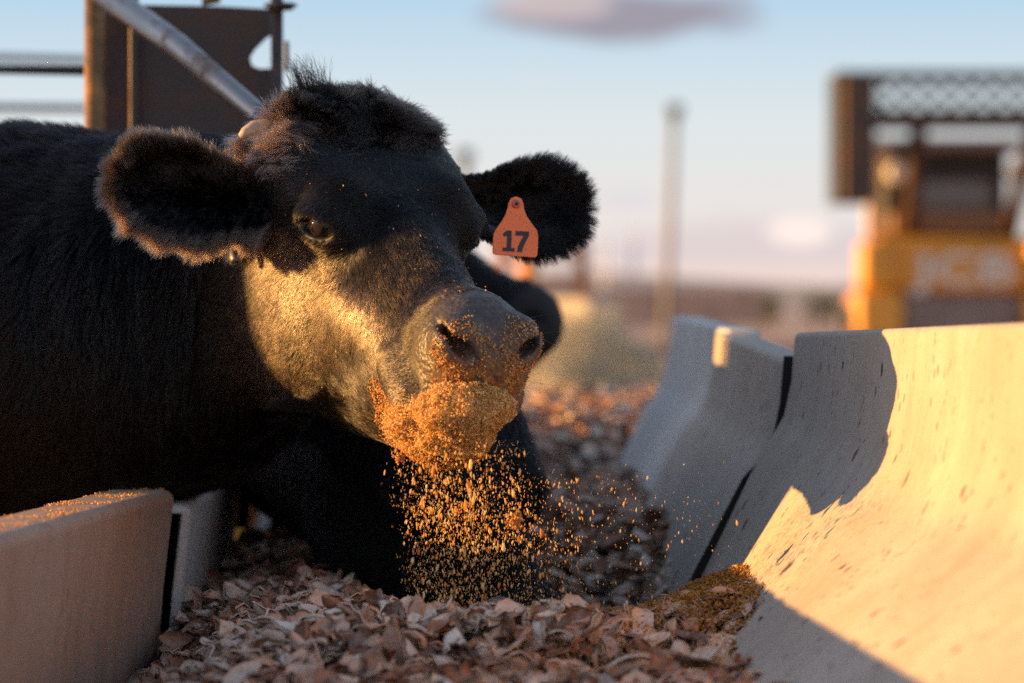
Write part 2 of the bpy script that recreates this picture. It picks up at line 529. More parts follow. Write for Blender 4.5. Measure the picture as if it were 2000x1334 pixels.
def rand_rot(n, rg, tilt=None):
    """n random rotation matrices; tilt limits the lean from the vertical"""
    if tilt is None:
        q = rg.normal(size=(n, 4)); q /= np.linalg.norm(q, axis=1)[:, None]
    else:
        yaw = rg.uniform(0, 2 * np.pi, n)
        ax = rg.normal(size=(n, 2)); ax /= np.linalg.norm(ax, axis=1)[:, None]
        ang = np.abs(rg.normal(size=n)) * tilt + (rg.random(n) < 0.4) * np.pi
        q1 = np.stack([np.cos(yaw / 2), yaw * 0, yaw * 0, np.sin(yaw / 2)], 1)
        q2 = np.stack([np.cos(ang / 2), ax[:, 0] * np.sin(ang / 2), ax[:, 1] * np.sin(ang / 2), ang * 0], 1)
        w1, x1, y1, z1 = q2.T; w2, x2, y2, z2 = q1.T
        q = np.stack([w1 * w2 - x1 * x2 - y1 * y2 - z1 * z2, w1 * x2 + x1 * w2 + y1 * z2 - z1 * y2, w1 * y2 - x1 * z2 + y1 * w2 + z1 * x2, w1 * z2 + x1 * y2 - y1 * x2 + z1 * w2], 1)
    w, x, y, z = q.T
    return np.stack([np.stack([1 - 2 * (y * y + z * z), 2 * (x * y - z * w), 2 * (x * z + y * w)], 1),
                     np.stack([2 * (x * y + z * w), 1 - 2 * (x * x + z * z), 2 * (y * z - x * w)], 1),
                     np.stack([2 * (x * z - y * w), 2 * (y * z + x * w), 1 - 2 * (x * x + y * y)], 1)], 1)


def scatter(name, variants, pos, rot, scale, mat, rg, nonuni=None, smooth=True):
    """one mesh holding many pieces; attribute 'tint' random per piece"""
    Vs, Fs, Ts = [], [], []
    off = 0
    which = rg.integers(0, len(variants), len(pos))
    for v, (Vv, F) in enumerate(variants):
        idx = np.where(which == v)[0]
        if len(idx) == 0: continue
        loc = Vv[None] * scale[idx][:, None, None]
        if nonuni is not None: loc = loc * nonuni[idx][:, None, :]
        W = np.einsum('nij,nkj->nki', rot[idx], loc) + pos[idx][:, None, :]
        n = len(idx); k = len(Vv)
        Vs.append(W.reshape(-1, 3))
        Fs.append((F[None] + (np.arange(n) * k)[:, None, None] + off).reshape(-1, F.shape[1]))
        Ts.append(np.repeat(rg.random(n), k))
        off += n * k
    me = np_mesh(name, np.concatenate(Vs), np.concatenate(Fs), smooth)
    at = me.attributes.new('tint', 'FLOAT', 'POINT')
    at.data.foreach_set('value', np.concatenate(Ts).astype(np.float32))
    return link(name, me, None, mat)


def hull_mat():
    m, nt, bs, out = new_mat('almond_hull')
    a = nt.node('ShaderNodeAttribute'); a.attribute_name = 'tint'
    tc = nt.node('ShaderNodeTexCoord').outputs['Object']
    c = nt.ramp(a.outputs['Fac'], [(0.0, (0.10, 0.04, 0.022)), (0.22, (0.34, 0.14, 0.075)), (0.48, (0.66, 0.38, 0.27)), (0.75, (0.80, 0.58, 0.46)), (0.985, (0.78, 0.66, 0.56)), (1.0, (0.05, 0.045, 0.045))])
    n = nt.noise(tc, 95, 4, 0.65)
    n2 = nt.noise(tc, 320, 4, 0.7)
    c = nt.mix(nt.ramp(n, [(0.45, 0.0), (0.62, 0.55)]), c, (0.44, 0.34, 0.28))
    c = nt.mix(nt.ramp(n2, [(0.5, 0.0), (0.75, 0.5)]), c, (0.12, 0.06, 0.035))
    nt.l.new(c, bs.inputs['Base Color']); bs.inputs['Roughness'].default_value = 0.72
    bs.inputs['Specular IOR Level'].default_value = 0.35
    b = nt.node('ShaderNodeBump'); b.inputs['Strength'].default_value = 0.6; b.inputs['Distance'].default_value = 0.001
    nt.l.new(nt.math('ADD', n2, n), b.inputs['Height']); nt.l.new(b.outputs[0], bs.inputs['Normal'])
    return m


MAT['hull'] = hull_mat()
MAT['feed_base'] = simple_mat('feed_base', (0.05, 0.024, 0.015), 0.9, 0, 0.4, 60, 0.6)


def build_feed():
    # underlying heap
    xs = np.linspace(-0.42, 0.42, 60); ys = np.concatenate([np.linspace(-1.6, 1.5, 180), np.linspace(1.55, 5.0, 60)])
    Xg, Yg = np.meshgrid(xs, ys)
    Z = feed_z(Xg, Yg) - 0.012
    V = np.stack([Xg, Yg, Z], -1).reshape(-1, 3)
    nx = len(xs); ny = len(ys)
    i, j = np.meshgrid(np.arange(nx - 1), np.arange(ny - 1))
    a = (j * nx + i).ravel()
    F = np.stack([a, a + 1, a + 1 + nx, a + nx], 1)
    base_me = np_mesh('feed_bed', V, F)
    bed = link('feed_bed', base_me, None, MAT['feed_base'])
    kind(bed, 'stuff', 'packed brown feed under the almond hulls in the trough'); bed['category'] = 'feed'
    rg = np.random.default_rng(11)
    N = 15000
    # more pieces near the camera
    y = np.concatenate([rg.uniform(-1.0, 0.35, 8000), rg.uniform(0.35, 1.6, 4500), rg.uniform(1.6, 4.5, 2500)])
    x = rg.uniform(-0.345, 0.345, N)
    z = feed_z(x, y) + rg.uniform(-0.020, 0.016, N)
    pos = np.stack([x, y, z], 1)
    rot = rand_rot(N, rg, 0.95)
    s = 0.0145 * rg.uniform(0.5, 1.35, N) * np.where(y > 1.6, 1.3, 1.0)
    non = np.stack([rg.uniform(0.85, 1.15, N), rg.uniform(0.7, 1.15, N), rg.uniform(0.7, 1.3, N)], 1)
    o = scatter('almond_hulls', HV, pos, rot, s, MAT['hull'], rg, non)
    kind(o, 'stuff', 'loose reddish-brown almond hulls filling the feed trough'); o['category'] = 'feed'


build_feed()


# crumb pieces (irregular flakes)
def crumb_variants(k=6, seed=5, n_sub=1):
    out = []
    rg = np.random.default_rng(seed)
    for v in range(k):
        bm = bmesh.new()
        bmesh.ops.create_icosphere(bm, subdivisions=n_sub, radius=1.0)
        Vv = np.array([p.co for p in bm.verts]); F = np.array([[q.index for q in f.verts] for f in bm.faces])
        bm.free()
        Vv = Vv * (1 + 0.28 * rg.normal(size=(len(Vv), 1))) * np.array([1.0, rg.uniform(0.5, 0.8), rg.uniform(0.3, 0.55)])
        out.append((Vv, F))
    return out


CV = crumb_variants()


def crumb_mat(name, cols, sss=0.0):
    m, nt, bs, out = new_mat(name)
    a = nt.node('ShaderNodeAttribute'); a.attribute_name = 'tint'
    nt.l.new(nt.ramp(a.outputs['Fac'], [(i / (len(cols) - 1), c) for i, c in enumerate(cols)]), bs.inputs['Base Color'])
    bs.inputs['Roughness'].default_value = 0.8
    bs.inputs['Specular IOR Level'].default_value = 0.2
    tr = nt.node('ShaderNodeBsdfTranslucent')
    nt.l.new(nt.ramp(a.outputs['Fac'], [(i / (len(cols) - 1), c) for i, c in enumerate(cols)]), tr.inputs[0])
    mx = nt.node('ShaderNodeMixShader'); mx.inputs[0].default_value = 0.5
    nt.l.new(bs.outputs[0], mx.inputs[1]); nt.l.new(tr.outputs[0], mx.inputs[2]); nt.l.new(mx.outputs[0], out.inputs[0])
    return m


MAT['crumb'] = crumb_mat('grain_crumbs', [(0.55, 0.22, 0.05), (0.80, 0.42, 0.13), (0.88, 0.55, 0.20), (0.92, 0.70, 0.38)])
MAT['crumb_bright'] = crumb_mat('golden_grain', [(0.66, 0.30, 0.07), (0.92, 0.58, 0.20), (0.96, 0.74, 0.36), (0.97, 0.86, 0.60)])
MAT['crumb_dark'] = crumb_mat('fine_grain', [(0.40, 0.19, 0.04), (0.55, 0.29, 0.07), (0.62, 0.36, 0.11), (0.66, 0.46, 0.22)])

# ------------------------------------------------------------------ cattle: one continuous body grown from a distance field
def smin(a, b, k):
    h = np.maximum(k - np.abs(a - b), 0.0)
    return np.minimum(a, b) - h * h / (4.0 * k)


def smax(a, b, k): return -smin(-a, -b, k)


def smooth01(x, a, b):
    t = np.clip((x - a) / (b - a), 0, 1); return t * t * (3 - 2 * t)


def surface_nets(vol, xs, ys, zs):
    nx, ny, nz = vol.shape
    ins = vol < 0
    cnt = np.zeros((nx - 1, ny - 1, nz - 1), np.uint8)
    acc = np.zeros((nx - 1, ny - 1, nz - 1, 3), np.float32)
    G = (xs, ys, zs)
    edges = []
    for ax in range(3):
        sl0 = [slice(None)] * 3; sl1 = [slice(None)] * 3
        sl0[ax] = slice(0, -1); sl1[ax] = slice(1, None)
        cr = ins[tuple(sl0)] != ins[tuple(sl1)]
        ii = np.argwhere(cr)
        if len(ii) == 0: continue
        i0 = ii.copy(); i1 = ii.copy(); i1[:, ax] += 1
        v0 = vol[tuple(i0.T)]; v1 = vol[tuple(i1.T)]
        t = v0 / (v0 - v1)
        p = np.stack([G[k][i0[:, k]] for k in range(3)], 1).astype(np.float32)
        p[:, ax] = G[ax][i0[:, ax]] * (1 - t) + G[ax][i1[:, ax]] * t
        o1, o2 = [k for k in range(3) if k != ax]
        for d1 in (0, -1):
            for d2 in (0, -1):
                c = ii.copy(); c[:, o1] += d1; c[:, o2] += d2
                ok = (c >= 0).all(1) & (c[:, 0] < nx - 1) & (c[:, 1] < ny - 1) & (c[:, 2] < nz - 1)
                cc = c[ok]
                np.add.at(cnt, tuple(cc.T), 1)
                np.add.at(acc, tuple(cc.T), p[ok])
        edges.append((ax, ii, ins[tuple(i0.T)]))
    act = cnt > 0
    idx = np.full(cnt.shape, -1, np.int64)
    idx[act] = np.arange(act.sum())
    V = acc[act] / cnt[act][:, None]
    F = []
    for ax, ii, s in edges:
        o1, o2 = [(1, 2), (2, 0), (0, 1)][ax]
        ok = (ii[:, o1] > 0) & (ii[:, o2] > 0) & (ii[:, o1] < vol.shape[o1] - 1) & (ii[:, o2] < vol.shape[o2] - 1)
        ii = ii[ok]; s = s[ok]
        q = []
        for d1, d2 in ((-1, -1), (0, -1), (0, 0), (-1, 0)):
            c = ii.copy(); c[:, o1] += d1; c[:, o2] += d2
            q.append(idx[tuple(c.T)])
        q = np.stack(q, 1)
        q[~s] = q[~s][:, ::-1]
        F.append(q)
    F = np.concatenate(F)
    F = F[(F >= 0).all(1)]
    return V, F


def graded(lo, a, b, hi, h, g=1.12, hmax=0.03):
    """grid line positions: step h between a and b, growing outside"""
    mid = list(np.arange(a, b, h))
    x = mid[-1]; s = h; up = []
    while x < hi:
        s = min(s * g, hmax); x += s; up.append(x)
    x = a; s = h; dn = []
    while x > lo:
        s = min(s * g, hmax); x -= s; dn.append(x)
    return np.array(dn[::-1] + mid + up)


KF = np.array([-21, -18, -14.5, -10, -5, 0, 5, 10, 15, 19, 23, 26, 28.6])
TOP = np.array([0.5, 4.2, 5.9, 6.0, 5.6, 5.0, 4.3, 3.6, 3.0, 2.8, 2.7, 1.4, -1.6])
BOT = np.array([-9, -14, -18, -20.8, -22, -21.8, -20.4, -18.4, -16.6, -15.4, -13.0, -9.0, -5.0])
WT = np.array([6.8, 8.2, 8.9, 9.2, 8.9, 8.4, 8.1, 7.2, 6.1, 5.4, 5.0, 4.4, 2.9])
WB = np.array([4.5, 5.6, 6.8, 7.8, 8.0, 7.4, 6.3, 5.4, 4.8, 4.6, 4.4, 3.8, 2.6])


def head_frame(yaw_l, f_hint):
    l = Vector(yaw_l).normalized(); f = Vector(f_hint)
    f = (f - l * f.dot(l)).normalized()
    u = f.cross(l)
    return np.array([f, l, u])


def roundcone(Pn, a, b, ra, rb):
    a = np.asarray(a, float); b = np.asarray(b, float)
    ba = b - a; L2 = ba @ ba
    d = [Pn[k] - a[k] for k in range(3)]
    t = np.clip((d[0] * ba[0] + d[1] * ba[1] + d[2] * ba[2]) / L2, 0, 1)
    q = sum((d[k] - t * ba[k]) ** 2 for k in range(3))
    return np.sqrt(q) - (ra + (rb - ra) * t)


def ellips(Pn, c, r, rot=None):
    d = [Pn[k] - c[k] for k in range(3)]
    if rot is not None:
        d = [sum(rot[k][m] * d[m] for m in range(3)) for k in range(3)]
    k0 = np.sqrt(sum((d[k] / r[k]) ** 2 for k in range(3)))
    k1 = np.sqrt(sum((d[k] / r[k] ** 2) ** 2 for k in range(3))) + 1e-6
    return k0 * (k0 - 1.0) / k1


def ear_frame(a, b):
    a = np.array(Vector(a).normalized()); b = np.array(b, float); b -= a * (a @ b); b /= np.linalg.norm(b)
    return a, b, np.cross(a, b)


EAR_A = np.array([-2, 0, 2, 4, 7, 10, 12.5, 14.3, 15.5, 17])
EAR_W = np.array([2.2, 2.4, 2.8, 3.4, 4.5, 4.9, 4.3, 3.2, 1.7, 0.1])


EYE_C = np.array([1.9, 7.55, 1.0])


def nrm(a): return a / (np.linalg.norm(a, axis=-1, keepdims=True) + 1e-9)


_e1 = nrm(np.array([0.80, -0.50, 0.10])); _e3 = np.array([0.25, -0.12, 1.0]); _e3 = nrm(_e3 - _e1 * (_e1 @ _e3))
EYE_R = np.array([_e1, np.cross(_e3, _e1), _e3])


def head_sdf(H, det):
    """H: head-frame coordinates in cm (arrays f, l, u)"""
    f, l, u = H
    al = np.abs(l)
    fc = np.clip(f, KF[0], KF[-1])
    top = np.interp(fc, KF, TOP); bot = np.interp(fc, KF, BOT); wt = np.interp(fc, KF, WT); wb = np.interp(fc, KF, WB)
    mid = (top + bot) / 2; h = (top - bot) / 2
    v = (u - mid) / h
    s = np.clip(v * 0.75 + 0.5, 0, 1); s = s * s * (3 - 2 * s)
    w = wb + (wt - wb) * s
    br = smooth01(f, 0, 6) * (1 - smooth01(f, 17, 22))
    w = w * (1 - 0.33 * br * np.clip(v, 0, 1) ** 1.5)
    p = 2.5 - 0.4 * br
    q = ((al / w) ** p + np.abs(v) ** p) ** (1 / p)
    d = (q - 1) * np.minimum(w, h) * 0.9
    end = np.maximum(np.maximum(f - KF[-1], KF[0] - f), -50)
    d = smax(d, end, 3.0)
    Hs = (f, al, u)
    d = smin(d, ellips(Hs, (-0.8, 5.8, 1.4), (4.6, 2.6, 3.4)), 3.5)               # orbit
    d = smin(d, ellips(Hs, (-6.5, 5.6, -10.5), (8.2, 4.2, 9.0)), 3.0)               # cheek
    d = smin(d, ellips(Hs, (-14.0, 0, 1.9), (5.2, 8.2, 4.4)), 3.5)                # poll
    d = smin(d, ellips(Hs, (23.6, 0, -1.2), (5.0, 4.8, 4.4)), 2.5)
    d = smin(d, ellips(Hs, (-8.5, 6.6, 0.6), (6.5, 3.2, 4.6)), 3.0)               # temple                # muzzle
    d = smin(d, ellips(Hs, (20.5, 3.0, -6.4), (5.6, 3.6, 3.0)), 1.8)              # upper lip
    d = smin(d, ellips(Hs, (20.8, 0, -11.3), (4.6, 4.2, 2.8)), 1.8)               # chin
    d = smax(d, -ellips(Hs, (8.5, 9.2, -0.2), (4.0, 2.0, 2.0)), 3.0)              # hollow before the eye
    # eye opening with lids
    e1 = nrm(np.array([0.80, -0.50, 0.10])); e3 = np.array([0.25, -0.12, 1.0]); e3 = nrm(e3 - e1 * (e1 @ e3)); e2 = np.cross(e3, e1)
    rot = np.array([e1, e2, e3])
    d = smin(d, ellips(Hs, EYE_C + e2 * 0.1, (3.2, 1.6, 2.0), rot), 1.2)
    d = smax(d, -ellips(Hs, EYE_C + e2 * 1.7, (2.0, 2.2, 0.90), rot), 0.25)
    # mouth line, nostrils
    if det:
        d = smax(d, -(roundcone(Hs, (28.5, 1.5, -8.3), (15.0, 6.0, -9.6), 0.28, 0.22)), 0.5)
        cn, sn = math.cos(R(-38)), math.sin(R(-38))
        rn = ((1, 0, 0), (0, cn, -sn), (0, sn, cn))
        d = smin(d, ellips(Hs, (25.8, 3.1, 0.9), (2.4, 2.2, 2.2)), 1.2)
        d = smax(d, -ellips(Hs, (27.0, 3.3, 0.9), (3.3, 1.30, 0.76), rn), 0.5)
        d = smax(d, -ellips(Hs, (25.9, 4.5, 1.8), (2.4, 0.8, 0.36), rn), 0.4)
        d = smax(d, -roundcone(Hs, (29.2, 0, 1.0), (28.6, 0, -7.0), 0.25, 0.2), 0.8)  # philtrum
    else:
        d = smax(d, -ellips(Hs, (27.2, 3.9, -0.15), (3.1, 1.3, 0.8)), 0.5)
    return d


def ear_sdf(Pn, base, fr, sc_=1.0, ew=1.0):
    a, b, n = fr
    d = [Pn[k] - base[k] for k in range(3)]
    A = sum(d[k] * a[k] for k in range(3)); B = sum(d[k] * b[k] for k in range(3)); N = sum(d[k] * n[k] for k in range(3))
    A = A / sc_; B = B / sc_; N = N / sc_
    w = np.interp(A, EAR_A, EAR_W) * ew
    wide = np.clip(A / 4, 0, 1)
    w = np.where(B < 0, w * (1 + smooth01(-B, 0, 2.5) * (np.interp(A, [0, 4, 9, 12], [0.50, 0.55, 0.86, 0.95]) - 1)), w)
    curl = 1.7 * (B / np.maximum(w, 1.0)) ** 2 * (1.15 - 0.55 * np.clip(A / 14, 0, 1)) - 0.9 - 0.05 * A
    q1 = np.abs(B) - w; q1 = np.maximum(q1, np.maximum(A - 15.7, -3 - A)); q2 = np.abs(N - curl) - 0.28 - 0.5 * (1 - wide)
    e = np.sqrt(np.maximum(q1, 0) ** 2 + np.maximum(q2, 0) ** 2) + np.minimum(np.maximum(q1, q2), 0) - 0.30
    return e


def build_cow(spec):
    # spec: grid, head frame, neck and body cones (world metres), ears
    t0 = time.time()
    h = spec['h']
    C = np.array(spec['C']) * 100
    M = spec['M']                      # rows f, l, u in world axes
    xs = graded(*spec['gx'], h) * 100; ys = graded(*spec['gy'], h) * 100; zs = graded(*spec['gz'], h) * 100
    xs, ys, zs = [g.astype(np.float32) for g in (xs, ys, zs)]
    vol = np.full((len(xs), len(ys), len(zs)), 20.0, np.float32)

    def sub(lo, hi):
        s = []
        for g, a, b in zip((xs, ys, zs), lo, hi):
            i0 = max(int(np.searchsorted(g, a)) - 1, 0); i1 = min(int(np.searchsorted(g, b)) + 1, len(g))
            s.append(slice(i0, i1))
        return tuple(s)

    def coords(s):
        return np.meshgrid(xs[s[0]], ys[s[1]], zs[s[2]], indexing='ij')

    def toW(p): return C + np.array(p) @ M

    # body and neck
    for (a, b, ra, rb, k) in spec['cones']:
        a = np.array(a) * 100; b = np.array(b) * 100; ra *= 100; rb *= 100; k *= 100
        m = max(ra, rb) + k + 1
        s = sub(np.minimum(a, b) - m, np.maximum(a, b) + m)
        if 0 in [q.stop - q.start for q in s]: continue
        vol[s] = smin(vol[s], roundcone(coords(s), a, b, ra, rb), k)
    for (c, r, k) in spec['ells']:
        c = np.array(c) * 100; r = np.array(r) * 100; k *= 100
        s = sub(c - r - k - 1, c + r + k + 1)
        vol[s] = smin(vol[s], ellips(coords(s), c, r), k)
    # head
    cor = np.array([toW((a, b, c)) for a in (-24, 31) for b in (-12, 12) for c in (-24, 10)])
    s = sub(cor.min(0), cor.max(0))
    G = coords(s)
    D = [G[k] - C[k] for k in range(3)]
    H = [sum(D[m] * M[k][m] for m in range(3)) for k in range(3)]
    hd = head_sdf(H, spec['det'])
    vol[s] = smin(vol[s], hd, 3.5)
    # ears
    for (base_h, a, b, flip, esc, *ew) in spec['ears']:
        base = toW(base_h)
        fr = ear_frame(a, b)
        if flip: fr = (fr[0], fr[1], -fr[2])
        s = sub(base - 20, base + 20)
        G = coords(s)
        e = ear_sdf(G, base, fr, esc, ew[0] if ew else 1.0) * esc
        root = roundcone(G, base - fr[0] * 2.5, base + fr[0] * 2.5 - fr[2] * 1.2, 3.0, 1.7)
        e = smin(e, root, 1.5)
        e = smax(e, -ellips([G[k] - (base + fr[0] * 5.0 + fr[2] * 2.6)[k] for k in range(3)], (0, 0, 0), (4.2, 2.2, 2.2), np.array(fr)), 1.0)
        vol[s] = smin(vol[s], e, 1.6)
    V, F = surface_nets(vol, xs, ys, zs)
    V = V / 100.0
    # drop stray islands: keep the faces as they are (field is one blob by design)
    me = np_mesh('cow', V, F)
    body = link('cow', me)
    Hc = (V * 100 - C) @ M.T
    f, l, u = Hc.T
    near = (np.abs(l) < 9) & (u < 6) & (u > -16) & (f > 10) & (f < 32)
    jit = 0.9 * vnoise(V * 90, 5) + 0.5 * vnoise(V * 240, 6)
    # bare nose pad
    bare = np.clip(((f - 21.0 + 0.9 * np.clip(-u - 2, 0, 10) * -1.0 - 0.10 * np.abs(l) ** 1.3) + jit) / 1.6 + 0.5, 0, 1) * near * (u > -8)
    dust = np.clip((f - 19.5 + np.clip(-u - 1, -3, 7) * 0.9 + 1.6 * jit) / 4.0, 0, 1) * near * np.clip((0.6 - u + 0.6 * jit) / 2.0, 0, 1) * smooth01(l, -5.6, -3.4)
    eye = np.exp(-(((f - 2.2) / 2.6) ** 2 + ((np.abs(l) - 8.6) / 2.4) ** 2 + ((u - 0.9) / 1.7) ** 2))
    if not spec['det']: bare = bare * 0.15; dust = dust * 0.0
    for nm, arr in (('bare', bare), ('dust', dust), ('lid', eye)):
        at = me.attributes.new(nm, 'FLOAT', 'POINT'); at.data.foreach_set('value', arr.astype(np.float32))
    print('cow', len(V), 'verts', round(time.time() - t0, 1), 's')
    return body, V, F, Hc, (C, M), bare


def cow_skin_mat():
    m, nt, bs, out = new_mat('cow_skin')
    tc = nt.node('ShaderNodeTexCoord').outputs['Object']
    def at(n):
        a = nt.node('ShaderNodeAttribute'); a.attribute_name = n; return a.outputs['Fac']
    bare, dust, lid = at('bare'), at('dust'), at('lid')
    n = nt.noise(tc, 60, 5, 0.65)
    fur = nt.ramp(n, [(0.3, (0.005, 0.004, 0.004)), (0.7, (0.010, 0.008, 0.007))])
    nose = nt.ramp(nt.noise(tc, 120, 5, 0.7), [(0.3, (0.035, 0.028, 0.027)), (0.55, (0.075, 0.058, 0.052)), (0.75, (0.16, 0.115, 0.085))])
    c = nt.mix(bare, fur, nose)
    c = nt.mix(nt.math('MULTIPLY', lid, 0.7), c, (0.008, 0.006, 0.006))
    dn = nt.ramp(nt.math('ADD', nt.math('MULTIPLY', nt.noise(tc, 300, 4, 0.75), 0.6), nt.math('MULTIPLY', nt.noise(tc, 110, 4, 0.7), 0.4)), [(0.42, 0.0), (0.56, 1.0)])
    c = nt.mix(nt.math('MULTIPLY', dn, dust), c, (0.30, 0.115, 0.028))
    nt.l.new(c, bs.inputs['Base Color'])
    nt.l.new(nt.math('MULTIPLY_ADD', nt.math('MAXIMUM', bare, lid), -0.56, 0.9), bs.inputs['Roughness'])
    bs.inputs['Specular IOR Level'].default_value = 0.4
    vo = nt.node('ShaderNodeTexVoronoi'); nt.l.new(tc, vo.inputs['Vector']); vo.inputs['Scale'].default_value = 230
    b = nt.node('ShaderNodeBump'); b.inputs['Distance'].default_value = 0.0016
    nt.l.new(nt.math('MULTIPLY', nt.math('MAXIMUM', bare, dust), 0.8), b.inputs['Strength'])
    nt.l.new(nt.math('ADD', nt.math('MULTIPLY', vo.outputs['Distance'], 0.7), nt.noise(tc, 140, 5, 0.7)), b.inputs['Height'])
    nt.l.new(b.outputs[0], bs.inputs['Normal'])
    return m


def hair_mat(name, melanin=0.93, red=0.5, rough=0.26):
    m = bpy.data.materials.new(name); m.use_nodes = True
    nt = NT(m.node_tree); nt.n.clear()
    out = nt.node('ShaderNodeOutputMaterial')
    hb = nt.node('ShaderNodeBsdfHairPrincipled')
    hb.model = 'CHIANG'
    hb.parametrization = 'COLOR'
    a = nt.node('ShaderNodeAttribute'); a.attribute_name = 'pale'
    c = nt.ramp(a.outputs['Fac'], [(0.0, (0.0012, 0.001, 0.0012)), (0.08, (0.004, 0.003, 0.003)), (0.25, (0.036, 0.025, 0.020)), (0.6, (0.23, 0.14, 0.105)), (1.0, (0.52, 0.37, 0.29))])
    nt.l.new(c, hb.inputs['Color'])
    hb.inputs['Roughness'].default_value = rough
    hb.inputs['Radial Roughness'].default_value = 0.45
    hb.inputs['Coat'].default_value = 0.0
    hb.inputs['IOR'].default_value = 1.38
    nt.l.new(hb.outputs[0], out.inputs[0])
    return m


MAT['skin'] = cow_skin_mat()
MAT['hair'] = hair_mat('cow_hair')
MAT['body_hair'] = hair_mat('cow_body_hair', rough=0.3)
MAT['body_hair'].node_tree.nodes['Principled Hair BSDF'].inputs['IOR'].default_value = 1.33
MAT['eye'] = simple_mat('eye', (0.012, 0.006, 0.004), 0.06, 0, 0.3, 60, 0, 0.8)
MAT['horn'] = simple_mat('horn', (0.48, 0.33, 0.22), 0.45, 0, 0.2, 90, 0.3)
DEC = np.array([0, 0, -1.0])


def nrm(a): return a / (np.linalg.norm(a, axis=-1, keepdims=True) + 1e-9)


def sample_surface(V, F, w, n, rg):
    """n points on quads with per-face weight; returns points, normals, face ids"""
    A, B, C_, D = V[F[:, 0]], V[F[:, 1]], V[F[:, 2]], V[F[:, 3]]
    nn = np.cross(C_ - A, D - B); ar = 0.5 * np.linalg.norm(nn, axis=1)
    vn = np.zeros_like(V)
    fn = nrm(nn)
    for k in range(4): np.add.at(vn, F[:, k], fn * ar[:, None])
    vn = nrm(vn)
    pr = ar * w; pr = pr / pr.sum()
    fi = rg.choice(len(F), n, p=pr)
    s, t = rg.random(n)[:, None], rg.random(n)[:, None]
    def bl(X): return (X[F[fi, 0]] * (1 - s) + X[F[fi, 1]] * s) * (1 - t) + (X[F[fi, 3]] * (1 - s) + X[F[fi, 2]] * s) * t
    return bl(V), nrm(bl(vn)), fi


def hair_object(name, roots, nrmls, dirs, length, lift, droop, rad, pale, parent, mat, rg, npts=5, curl=0.0, rough=0.15, clump=0.0, nclump=0):
    """strands leaving the skin along nrmls*lift + dirs, bending towards dirs"""
    n = len(roots)
    t = np.linspace(0, 1, npts)[None, :, None]
    d0 = nrm(nrmls * lift[:, None] + dirs * (1 - lift[:, None]))
    L = length[:, None, None]
    rnd = nrm(rg.normal(size=(n, 3)))
    end = nrm(d0 + droop[:, None] * (dirs - nrmls * 0.15) + rough * rnd)
    Pp = roots[:, None, :] + L * (t * d0[:, None, :] * (1 - 0.5 * t) + 0.5 * t * t * end[:, None, :])
    if curl is not None and np.any(curl):
        c = (curl if isinstance(curl, np.ndarray) else np.full(n, curl))[:, None, None]
        ax = nrm(np.cross(d0, rnd)); ay = np.cross(d0, ax)
        ph = rg.uniform(0, 6.28, n)[:, None, None]
        fr = 7.0
        Pp = Pp + c * t * (np.cos(ph + fr * t) * ax[:, None, :] + np.sin(ph + fr * t) * ay[:, None, :])
    if nclump:
        kd = kdtree.KDTree(nclump)
        sd = rg.choice(n, nclump, replace=False)
        for q, i_ in enumerate(sd): kd.insert(roots[i_], q)
        kd.balance()
        who = np.array([kd.find(r_)[1] for r_ in roots])
        src = sd[who]
        off = (Pp[src] - roots[src][:, None, :])            # the clump leader's path
        amt = (clump * rg.uniform(0.5, 1.0, n))[:, None, None] * t ** 1.3
        tgt = roots[src][:, None, :] * 1.0 + off * (length / np.maximum(length[src], 1e-4))[:, None, None]
        Pp = Pp * (1 - amt) + tgt * amt
    hc = bpy.data.hair_curves.new(name)
    hc.add_curves([npts] * n)
    hc.position_data.foreach_set('vector', Pp.astype(np.float32).ravel())
    ra = rad[:, None] * (1 - 0.85 * np.linspace(0, 1, npts)[None, :] ** 1.5)
    at = hc.attributes.get('radius') or hc.attributes.new('radius', 'FLOAT', 'POINT')
    at.data.foreach_set('value', ra.astype(np.float32).ravel())
    at = hc.attributes.new('pale', 'FLOAT', 'CURVE'); at.data.foreach_set('value', pale.astype(np.float32))
    return link(name, hc, parent, mat)


def W(C, M, p): return (C + np.array(p) @ M) / 100.0


# ---- the cow in front, tagged 17
CAMP = np.array([0, -D0, CAMZ])


def Pt(x, y, r): return tuple(P(x, y, r))


